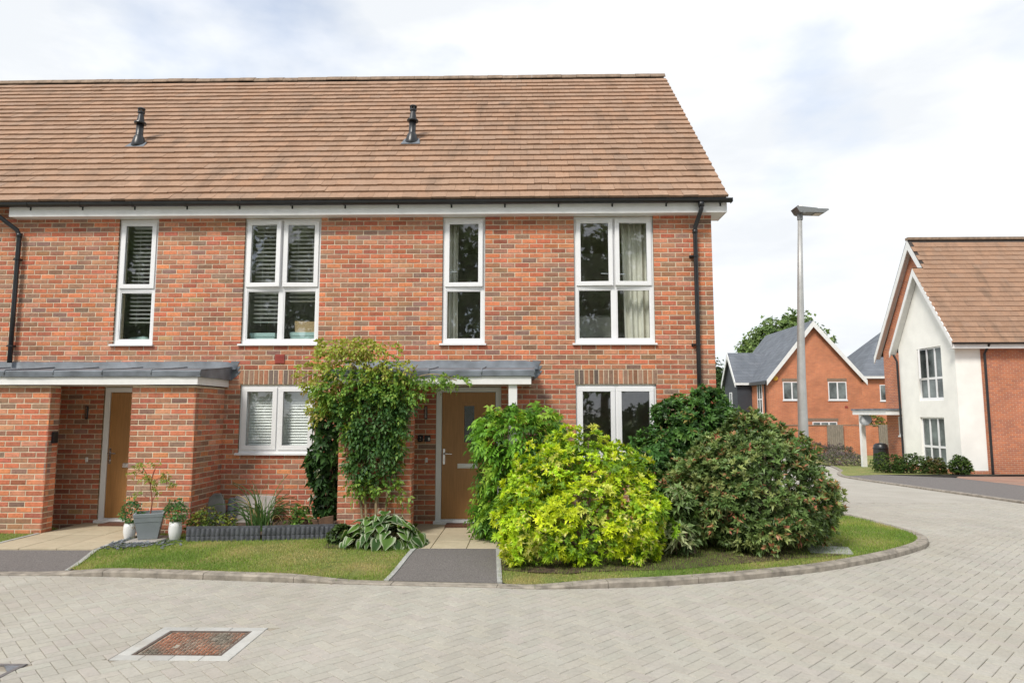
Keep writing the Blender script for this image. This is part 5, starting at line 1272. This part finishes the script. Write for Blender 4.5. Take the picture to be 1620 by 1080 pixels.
# white gabled house
def white_house():
    Yf, Xw, Xb = 16.0, 16.37, 16.82; zg = gz(0, 16)
    root = thing('white_gabled_house', 'house with white rendered gable and brown tiled roof across the street', 'house', (20, 19, zg))
    e, apz, apy = 4.45, 7.45, 17.98; yb = 19.95      # white wing
    ez, ry, rz = 4.45, 19.05, 9.0                    # main roof: eaves, ridge
    ops = [(16.88, 18.55, 2.10, 4.25), (16.96, 18.6, zg+.2, 1.43)]
    wm = wall_backing(Yf, yb, zg-.1, e, ops, leftface(Xw), .25, 'rendered_wall', 'render', root)
    b = MB(); b.prism([(Xw, yb, e), (Xw, apy, apz), (Xw, Yf, e)], (.95, 0, 0)); b.box(Xw+.2505, Xw+.95, Yf, Yf+.2, zg-.1, e-.001); b.box(Xw+.2505, Xw+.95, yb-.2, yb-.001, zg-.1, e-.001); b.build('rendered_gable', 'render', wm)
    b = MB(); b.box(Xw+.3, Xw+.9, Yf+.25, yb-.25, zg, e-.01); b.build('room_wall', 'room', wm)
    b = MB(); b.box(Xw-.004, Xw+.955, Yf-.004, Yf-.001, zg-.1, zg+.16); b.box(Xw-.004, Xw-.001, Yf, yb+.003, zg-.1, zg+.16); b.build('plinth', 'farbrick2', wm)
    b = MB(); yb2 = 22.1; b.prism([(Xb, Yf+.003, zg-.1), (Xb, yb2, zg-.1), (Xb, yb2, ez), (Xb, ry, rz-.05), (Xb, Yf+.003, ez)], (14, 0, 0)); b.build('brick_wall', 'farbrick2', root)
    sl = (rz-ez)/(ry-Yf); L = math.hypot(rz-ez, ry-Yf+.35); c_, s_ = (ry-Yf+.35)/L, (rz-ez+.32)/math.hypot(rz-ez+.32, ry-Yf+.35)
    L = math.hypot(rz-ez+.32, ry-Yf+.35); c_ = (ry-Yf+.35)/L
    def pt(u, s, n): return (u, Yf-.35+s*c_-n*s_, ez-.22+s*s_+n*c_)
    b = MB(); b.add([pt(Xb-.3, 0, 0), pt(31, 0, 0), pt(31, L, 0), pt(Xb-.3, L, 0)], [(0, 1, 2, 3)]); yl = yb2+.3
    b.add([(Xb-.3, ry, rz+.1), (31, ry, rz+.1), (31, yl, ez-.2), (Xb-.3, yl, ez-.2)], [(0, 1, 2, 3)])
    b.add([pt(Xw-.3, 0, 0), pt(Xb-.3, 0, 0), pt(Xb-.3, L*.66, 0), pt(Xw-.3, L*.66, 0)], [(0, 1, 2, 3)])
    b.add([(Xw-.3, apy, apz+.17), (Xb+2.5, apy, apz+.17), (Xb+.9, yb+.22, e-.2), (Xw-.3, yb+.22, e-.2)], [(0, 1, 2, 3)])
    roof_ = b.build('roof', 'underlay', root, nrm=False); f = MB()
    for (i, a, c, s) in tile_rows(pt, Xw-.3, 24, L-.05, .27, .3):
        if a < Xb-.3 and s > L*.655: continue
        tile_geo(f, pt, a, c, s, .27, tile_col((.31, .19, .125)), th=.035)
    f.build('tile_field', 'tile', roof_, kind='stuff', nrm=False)
    b = MB(); b.box(Xb-.3, 31, ry-.12, ry+.12, rz+.06, rz+.17); b.build('ridge', 'ridge', roof_)
    b = MB()
    for (xa, xb_, pts) in ((Xw-.27, Xw-.003, ((Yf-.3, e-.22), (apy, apz+.02), (yb+.2, e-.3))), (Xb-.27, Xb-.003, ((Yf+1.1, ez+1.5), (ry, rz-.1), (yl, ez-.32)))):
        for (p, q) in ((pts[0], pts[1]), (pts[1], pts[2])): b.add([(xa, p[0], p[1]), (xb_, p[0], p[1]), (xb_, q[0], q[1]), (xa, q[0], q[1])], [(0, 1, 2, 3)])
    b.build('verge_soffit', 'fascia', root, nrm=False)
    def barge(x, pts, w=.24):
        b = MB(); (y0, z0), (y1, z1), (y2, z2) = pts
        b.prism([(x, y0, z0-w), (x, y0, z0), (x, y1, z1), (x, y2, z2), (x, y2, z2-w), (x, y1, z1-w*1.35)], (.04, 0, 0)); b.build('bargeboard', 'fascia', root)
    barge(Xw-.3, ((Yf-.33, ez-.12), (apy, apz+.14), (yb+.22, e-.17)))
    barge(Xb-.3, ((Yf-.30+1.4, ez-.2+2.0), (ry, rz+.05), (yl, ez-.22)), .3)
    b = MB(); b.box(Xw-.28, 31, Yf-.33, Yf-.3, ez-.42, ez-.22); b.box(Xw-.28, 31, Yf-.3, Yf-.006, ez-.42, ez-.4); b.build('fascia', 'fascia', root)
    b = MB(); half_round(b, Xw-.25, 31, Yf-.4, ez-.2, .065); b.build('gutter', 'black', root)
    b = MB(); b.tube([(17.45, Yf-.38, ez-.24), (17.42, Yf-.1, ez-.6), (17.42, Yf-.09, zg)], .045, 8); b.build('downpipe', 'black', root)
    b = MB(); b.tube([(Xw-.2, yb+.05, e-.3), (Xw-.1, yb-.02, e-.6), (Xw-.07, yb-.05, zg)], .045, 8); b.build('downpipe', 'black', root)
    m = leftface(Xw+.11)
    gen_window(root, m, 16.88, 18.55, 2.16, 4.25, 3, 3.0)
    gen_window(root, m, 16.96, 18.6, zg+.2, 1.43, 3, .25, sill=False)
    def om(u, d, z, hx=18.5, ang=R(28)): du = hx-u; return (Xw+.05-du*math.sin(ang)-.02+d*math.cos(ang), hx-du*math.cos(ang)-d*math.sin(ang), z)
    b = MB(); casement(b, 18.0, 18.5, 3.0, 4.2, -.02, .04, .06, om); sh = b.build('open_sash', 'upvc', root); g = MB(); g.box(18.06, 18.44, 0, .01, 3.06, 4.14, om); g.build('pane', 'farglass', sh)
    gen_window(root, leftface(Xb), 20.6, 21.05, .6, 1.45, 1)
    # side porch
    b = MB(); b.box(14.95+.9, Xb, 20.3, 23.4, 1.52, 1.72); c = b.build('porch_canopy', 'fascia', root)
    b = MB(); b.box(14.95+.85, Xb-.02, 20.25, 23.45, 1.722, 1.80); b.build('lead_sheet', 'lead', c)
    b = MB(); b.box(15.95, 16.15, 22.8, 23.0, zg-.3, 1.52); b.build('porch_post', 'white', c)
    return root
white_house()
def far_house():
    Y, z = 38.0, gz(0, 38); x0, x1 = 17.0, 23.45; ap, apz, e = 20.15, 7.95, 3.95
    root = thing('slate_roofed_house', 'orange brick house with grey slate roof and dark clad wing behind the lamp post', 'house', (20, 42, z))
    D = 9
    b = MB(); b.prism([(x0, Y, z-.2), (x1, Y, z-.2), (x1, Y, e), (ap, Y, apz-.1), (x0, Y, e)], (0, D, 0)); b.build('brick_wall', 'farbrick', root)
    b = MB(); o = .25
    for (xa, xb) in ((x0-o, ap), (x1+o, ap)):
        za = e-.15; b.prism([(xa, Y-.3, za), (xb, Y-.3, apz+.05), (xb, Y-.3, apz+.15), (xa, Y-.3, za+.1)], (0, D+.6, 0))
    b.build('roof', 'slateroof', root)
    b = MB(); b.prism([(x0-o, Y-.34, e-.42), (x0-o, Y-.34, e-.05), (ap, Y-.34, apz+.12), (x1+o, Y-.34, e-.05), (x1+o, Y-.34, e-.42), (ap, Y-.34, apz-.32)], (0, .05, 0)); b.build('bargeboard', 'fascia', root)
    m = front(Y)
    gen_window(root, m, 17.95, 19.2, 2.52, 3.78, 2); gen_window(root, m, 21.1, 22.37, 2.52, 3.78, 2); gen_window(root, m, 19.9, 21.6, -.1, 1.0, 3, sill=False)
    b = MB()
    for u0, u1, zz in ((17.9, 19.25, 3.80), (21.05, 22.42, 3.80), (19.6, 21.7, 1.03)):
        l = MB(); l.box(u0, u1, Y-.006, Y+.01, zz, zz+.22); l.build('lintel', 'farlintel', root)
    l = MB(); l.lathe([(.17, 0), (.17, .08), (.12, .1)], (17.45, Y, 4.03), 16, (0, -1, 0)); l.build('alarm_box', 'alarm', root)
    # clad wing on the left
    wx, wy0, wy1, we, wr = 15.9, 41.7, 44.9, 3.95, 6.2; wm_ = (wy0+wy1)/2
    b = MB(); b.box(wx, x0-.002, wy0, wy1, .4, we-.05); b.prism([(wx, wy0, we-.051), (wx, wy1, we-.051), (wx, wm_, wr-.15)], (2.2, 0, 0)); wing = b.build('clad_wing', 'clad', root)
    b = MB(); b.box(wx+.1, x0-.002, wy0+.1, wy1-.1, z-.2, .4); b.build('wing_base', 'farbrick', wing)
    b = MB()
    for (ya, yb) in ((wy0-.25, wm_), (wy1+.25, wm_)): b.prism([(wx-.2, ya, we-.15), (wx-.2, yb, wr), (wx-.2, yb, wr+.09), (wx-.2, ya, we-.06)], (3.2, 0, 0))
    b.build('wing_roof', 'slateroof', wing)
    b = MB(); b.prism([(wx-.24, wy0-.25, we-.4), (wx-.24, wy0-.25, we-.05), (wx-.24, wm_, wr+.1), (wx-.24, wy1+.25, we-.05), (wx-.24, wy1+.25, we-.4), (wx-.24, wm_, wr-.35)], (.05, 0, 0)); b.box(wx-.2, x0-.2, wy0-.28, wy0-.22, we-.25, we-.08); b.build('bargeboard', 'fascia', wing)
    gen_window(wing, leftface(wx-.01), 43.0, 43.6, 1.2, 3.2, 1, 2.1)
    gen_window(root, leftface(x0-.01), 39.4, 40.4, 1.6, 3.8, 2, 2.6)
    b = MB(); b.box(x0-.3, x0-.2, Y-.2, wy0-.3, e-.32, e-.1); b.tube([(x0-.1, Y+.6, e-.3), (x0-.1, Y+.6, z)], .06, 8); b.build('gutter', 'black', root)
    b = MB(); b.box(22.2, 22.4, Y-.02, Y-.002, 1.95, 2.1); b.build('wall_vent', 'terracotta', root)
far_house()
def third_house():
    Y, z = 46.0, gz(0, 46); x0, x1, e = 27.3, 37, 4.6
    root = thing('distant_brick_house', 'distant orange brick house with grey hipped roof left of the white gable', 'house', (31, 50, z))
    b = MB(); b.box(x0, x1, Y, Y+8, z-.2, e); b.build('brick_wall', 'farbrick', root)
    b = MB(); v = [(x0-.3, Y-.3, e), (x1+.3, Y-.3, e), (x1+.3, Y+8.3, e), (x0-.3, Y+8.3, e), (x0+4, Y+4, e+4.2), (x1-4, Y+4, e+4.2)]; b.add(v, [(0, 1, 5, 4), (1, 2, 5), (2, 3, 4, 5), (3, 0, 4), (3, 2, 1, 0)]); b.build('roof', 'slateroof', root)
    b = MB(); b.box(x0-.3, x1+.3, Y-.34, Y-.3, e-.2, e-.01); b.build('fascia', 'fascia', root)
    gen_window(root, front(Y), 28.75, 29.6, 2.6, 3.9, 1)
third_house()
def garden_wall():
    Y, z = 34.0, gz(0, 34); root = thing('garden_wall', 'orange brick garden wall in front of the slate-roofed house', 'wall', (20, Y, z))
    b = MB(); b.box(16.5, 19.15, Y, Y+.25, z-.2, .80); b.box(20.25, 22.4, Y, Y+.25, z-.2, .74); b.box(21.3, 22.0, Y-.06, Y+.31, z-.2, .80); b.build('brickwork', 'farbrick', root)
    b = MB(); b.box(16.48, 19.17, Y-.03, Y+.28, .80, .86); b.box(20.23, 22.42, Y-.03, Y+.28, .801, .86); b.build('coping', 'farlintel', root)
    for (xa, xb, lab) in ((19.17, 20.23, 'weathered timber garden gate set in the brick garden wall'), (22.44, 23.5, 'weathered timber fence panel right of the garden wall')):
        r = thing('garden_gate' if 'gate' in lab else 'fence_panel', lab, 'gate' if 'gate' in lab else 'fence', ((xa+xb)/2, Y, z)); n = 8
        for k in range(n):
            w = (xb-xa)/n; m_ = MB(); m_.box(xa+k*w+.006, xa+(k+1)*w-.006, Y+.05+RNG.normal(0, .004), Y+.08, z-.05, .86+RNG.normal(0, .006)); m_.build('board', 'fence', r)
        m_ = MB()
        for zz in (z+.3, .5): m_.box(xa, xb, Y+.085, Y+.13, zz, zz+.1)
        m_.build('rail', 'fence', r)
garden_wall()
b = MB(); zz = gz(0, 23); b.lathe([(.26, 0), (.30, .1), (.33, .5), (.31, .95), (.29, 1.12), (.2, 1.2), (.05, 1.22)], (16.2, 21.6, zz), 20); root = thing('water_butt', 'black plastic water butt by the side porch of the white gabled house', 'water butt', (16.2, 21.6, zz)); b.build('barrel', 'black', root, smooth=True)
b = MB(); b.lathe([(.34, 0), (.34, .03)], (16.2, 21.6, zz+.96), 20); b.build('rim', 'black', root)
b = MB(); c0 = (16.0, 22.4, 1.25); b.lathe([(.02, .0), (.2, .03), (.28, .09), (.27, .1), (.19, .045), (.02, .015)], c0, 18, (-.6, -.7, .4)); root = thing('satellite_dish', 'grey satellite dish under the side porch roof', 'satellite dish', (16.3, 22.4, 1.1)); b.build('dish', 'lampgrey', root)
b = MB(); b.tube([c0, (16.4, 22.5, 1.2), (16.82, 22.5, 1.2)], .025, 6); b.build('bracket', 'lampgrey', root)

# far kerb, footpath, drive
fk = [Vector((x, y, 0)) for x, y in FARKERB]; fk = resample(FARKERB, .12)
fin, fout = [], []
for i, p in enumerate(fk):
    t = (fk[min(i+1, len(fk)-1)]-fk[max(i-1, 0)]).normalized(); n = Vector((t.y, -t.x, 0)); fin.append(p+n*.07); fout.append(p-n*.07)
kerb_line(fin, fout, lambda x, y: .035, 9)
structure(polysheet('footpath', [(p.x, p.y) for p in fin if p.y < 15.5]+[(13.1, 15.6), (14.6, 13.6), (13.6, 6), (12.4, .5)], lambda x, y: gz(x, y)+.03, 'tarmac', res=1))
structure(polysheet('driveway', [(14.62, 13.58), (13.62, 6), (12.42, .5), (30, .5), (30, 14.6), (15.2, 14.4)], lambda x, y: gz(x, y)+.03, 'redpave', res=1.5))
structure(polysheet('house_path', [(13.12, 15.6), (14.62, 13.62), (15.2, 14.42), (30, 14.62), (30, 16.02), (16.4, 15.98), (13.9, 15.7)], lambda x, y: gz(x, y)+.034, 'slab', res=1.5))
structure(polysheet('far_lawn', [(11.5, 14.75)]+[(p.x, p.y) for p in fin if p.y > 15]+[(16, 33.9), (30, 33.9), (30, 22.2), (16.4, 22.2), (16.3, 16.0), (13.9, 15.72), (13.1, 15.64)], lambda x, y: gz(x, y)+.032, 'turf', res=1.5))
HB = pal([(.05, .10, .02), (.07, .13, .025), (.10, .15, .03)]); HI = pal([(.02, .04, .01)])
for k, (x, y, rx, ry_, h, lab) in enumerate(((14.1, 17.0, .55, .55, .72, 'leftmost clipped green hedge bush before the white gabled house'), (14.9, 16.7, .62, .5, .72, 'second clipped green hedge bush from the left before the white gable'), (15.55, 16.4, .38, .4, .58, 'patchy brown-green hedge bush third from the left before the white gable'), (16.15, 16.0-.2, .34, .36, .68, 'rightmost clipped hedge bush at the white gable corner'))):
    z = gz(x, y)+.03
    shrub('hedge_bush', lab, 'hedge', (x, y, z), [((x, y, z+h*.45), (rx, ry_, h*.6)), ((x+rx*.4, y, z+h*.35), (rx*.7, ry_, h*.5))], 170, 4, .06, 5, .07, .035, HB if k != 2 else pal([(.10, .12, .03), (.2, .14, .06), (.07, .11, .02)]), HI, .8, .7, 'farleaf', inner_n=140, stems=4, group='clipped hedge bushes before the white gable')
x, y = 17.0, 31.5; z = gz(x, y)
shrub('lavender', 'mauve-grey lavender clump in front of the brick garden wall', 'plant', (x, y, z), [((x, y, z+.4), (1.4, .6, .5)), ((x+1.6, y, z+.35), (1.0, .6, .42))], 200, 4, .1, 5, .16, .03, pal([(.16, .15, .15), (.19, .15, .18), (.12, .14, .08)]), HI, .5, 1.0, 'farleaf', inner_n=100, stems=3)
x, y = 15.9, 24.6; z = gz(x, y)
shrub('lavender', 'low lavender drift beside the side porch path', 'plant', (x, y, z), [((x, y, z+.3), (.8, 1.2, .4)), ((x-1.1, y+1.5, z+.3), (.8, 1.0, .4))], 200, 4, .1, 5, .14, .028, pal([(.18, .17, .16), (.22, .17, .2), (.13, .15, .09)]), HI, .5, 1.0, 'farleaf', inner_n=100, stems=3)
x, y = 22.9, 35.5; z = gz(x, y)
shrub('wall_shrub', 'yellowish shrub showing above the far fence panel', 'shrub', (x, y, z), [((x, y, 1.0), (.7, .5, .5)), ((x, y, .2), (.5, .4, .9))], 80, 4, .1, 5, .12, .06, pal([(.25, .27, .06), (.16, .2, .04)]), HI, .8, .6, 'farleaf', inner_n=60, stems=4)

# ------------------------------------------------------------------ trees
def tree(label, base, h, crown, leaf, n, cols, incols, group=None, per=5, trunk=.28, cat='tree'):
    root = thing('tree', label, cat, base, group); b = MB(); X, Y, Z = base
    b.tube(resample3([(X, Y, Z-.2), (X+.1, Y, Z+h*.25), (X-.05, Y+.1, Z+h*.5), (X+.1, Y, Z+h*.8)], 8), [trunk*(1-.1*k) for k in range(9)], 9)
    for c, r in crown: branches(b, (X, Y, Z+h*.35), [(c[0], c[1], c[2]+r[2]*.3)], trunk*.4, trunk*.1, .15)
    b.build('trunk', 'bark', root)
    P, N, _ = blob_points(crown, n, .55, 1.06, Z+.5, .22); Q, QN, idx = clumped(P, N, 5, leaf*1.9); co = cols(n)
    parts = shoots(Q, QN, per, leaf, leaf*.55, lambda i, k: co[idx[i]]*np.clip(RNG.normal(1, .15, (len(i), 1)), .6, 1.5), 1.0, .2, droop=.25)
    leaf_object('crown', parts, 'farleaf', root); return root
TG = pal([(.14, .22, .07), (.18, .27, .08), (.22, .31, .10), (.10, .17, .05)])
z = gz(0, 55)
tree('leafy green tree rising behind the slate-roofed house', (24.5, 55, z), 10, [((23.5, 55, 8.4), (2.6, 2, 2.2)), ((25.6, 55, 9.4), (2.2, 2, 1.7)), ((27.3, 55, 8.0), (1.8, 1.8, 1.9)), ((21.8, 55, 7.2), (1.6, 1.6, 1.5)), ((24.8, 55, 6.2), (3, 2.2, 2.2))], .3, 1000, TG, HI)
tree('dark green tree in the gap beside the terrace corner', (19.0, 60, z), 7, [((18.9, 60, 5.0), (1.9, 1.6, 1.9)), ((19.9, 60, 3.5), (1.8, 1.6, 2.2)), ((17.6, 60, 3.4), (1.7, 1.6, 2.0))], .3, 520, pal([(.05, .1, .03), (.07, .13, .035)]), HI)
bl = [((x_, 78+3*math.sin(x_), z+2.2+.8*math.sin(x_*.7)), (4.2, 3, 2.6+.7*math.sin(x_*1.3))) for x_ in range(-12, 62, 5)]
P, N, _ = blob_points(bl, 1500, .8, 1.06, z, .2); Q, QN, _ = clumped(P, N, 4, .5)
tag(leaf_object('woodland', shoots(Q, QN, 5, .5, .28, lambda i, k: pal([(.09, .15, .045), (.12, .19, .055)])(len(i)), 1.0, .3), 'farleaf', None), 'low belt of far-off green woodland behind the houses', 'woodland')
# trees across the road, seen mirrored in the upstairs windows
for k, (x, y, hh, lab) in enumerate(((-9, -31, 17, 'middle tree left of the porch'), (-2.2, -29, 18.5, 'tallest tree, opposite the porch,'), (4.5, -30, 17.5, 'tree opposite the wide right window'), (11, -32, 16, 'rightmost tree'), (-16, -33, 16, 'third tree from the left'), (-22.5, -31, 16.5, 'second tree from the left, broad,'), (-29, -32, 16, 'leftmost tree'))):
    tree(lab+' in the row across the road, mirrored in upstairs glass', (x, y, -.15), hh, [((x, y, hh*.62), (3.0, 2.2, hh*.22)), ((x+2.2, y+.3, hh*.5), (2.2, 1.8, hh*.2)), ((x-2.2, y, hh*.52), (2.2, 1.8, hh*.2)), ((x+.3, y, hh*.83), (2.2, 1.5, hh*.15)), ((x, y+.5, hh*.33), (3.1, 1.8, hh*.17))], .40, 380, pal([(.12, .20, .055), (.16, .25, .07)]), HI, group='tall trees across the road')
b = MB()
P, N, _ = blob_points([((x, -27.5, .7), (2.2, .8, 1.3)) for x in range(-30, 19, 3)], 1300, .8, 1.05, -.1, .15)
hr = thing('hedge', 'long hedge across the road mirrored in the downstairs window', 'hedge', (0, -27.5, -.13))
Q, QN, _ = clumped(P, N, 4, .3); leaf_object('foliage', shoots(Q, QN, 5, .26, .13, lambda i, k: pal([(.05, .10, .02), (.08, .13, .03)])(len(i)), 1.0, .4), 'farleaf', hr)
b.tube([(-30, -27.5, 0), (18, -27.5, .1)], .08, 6); b.build('stems', 'bark', hr)
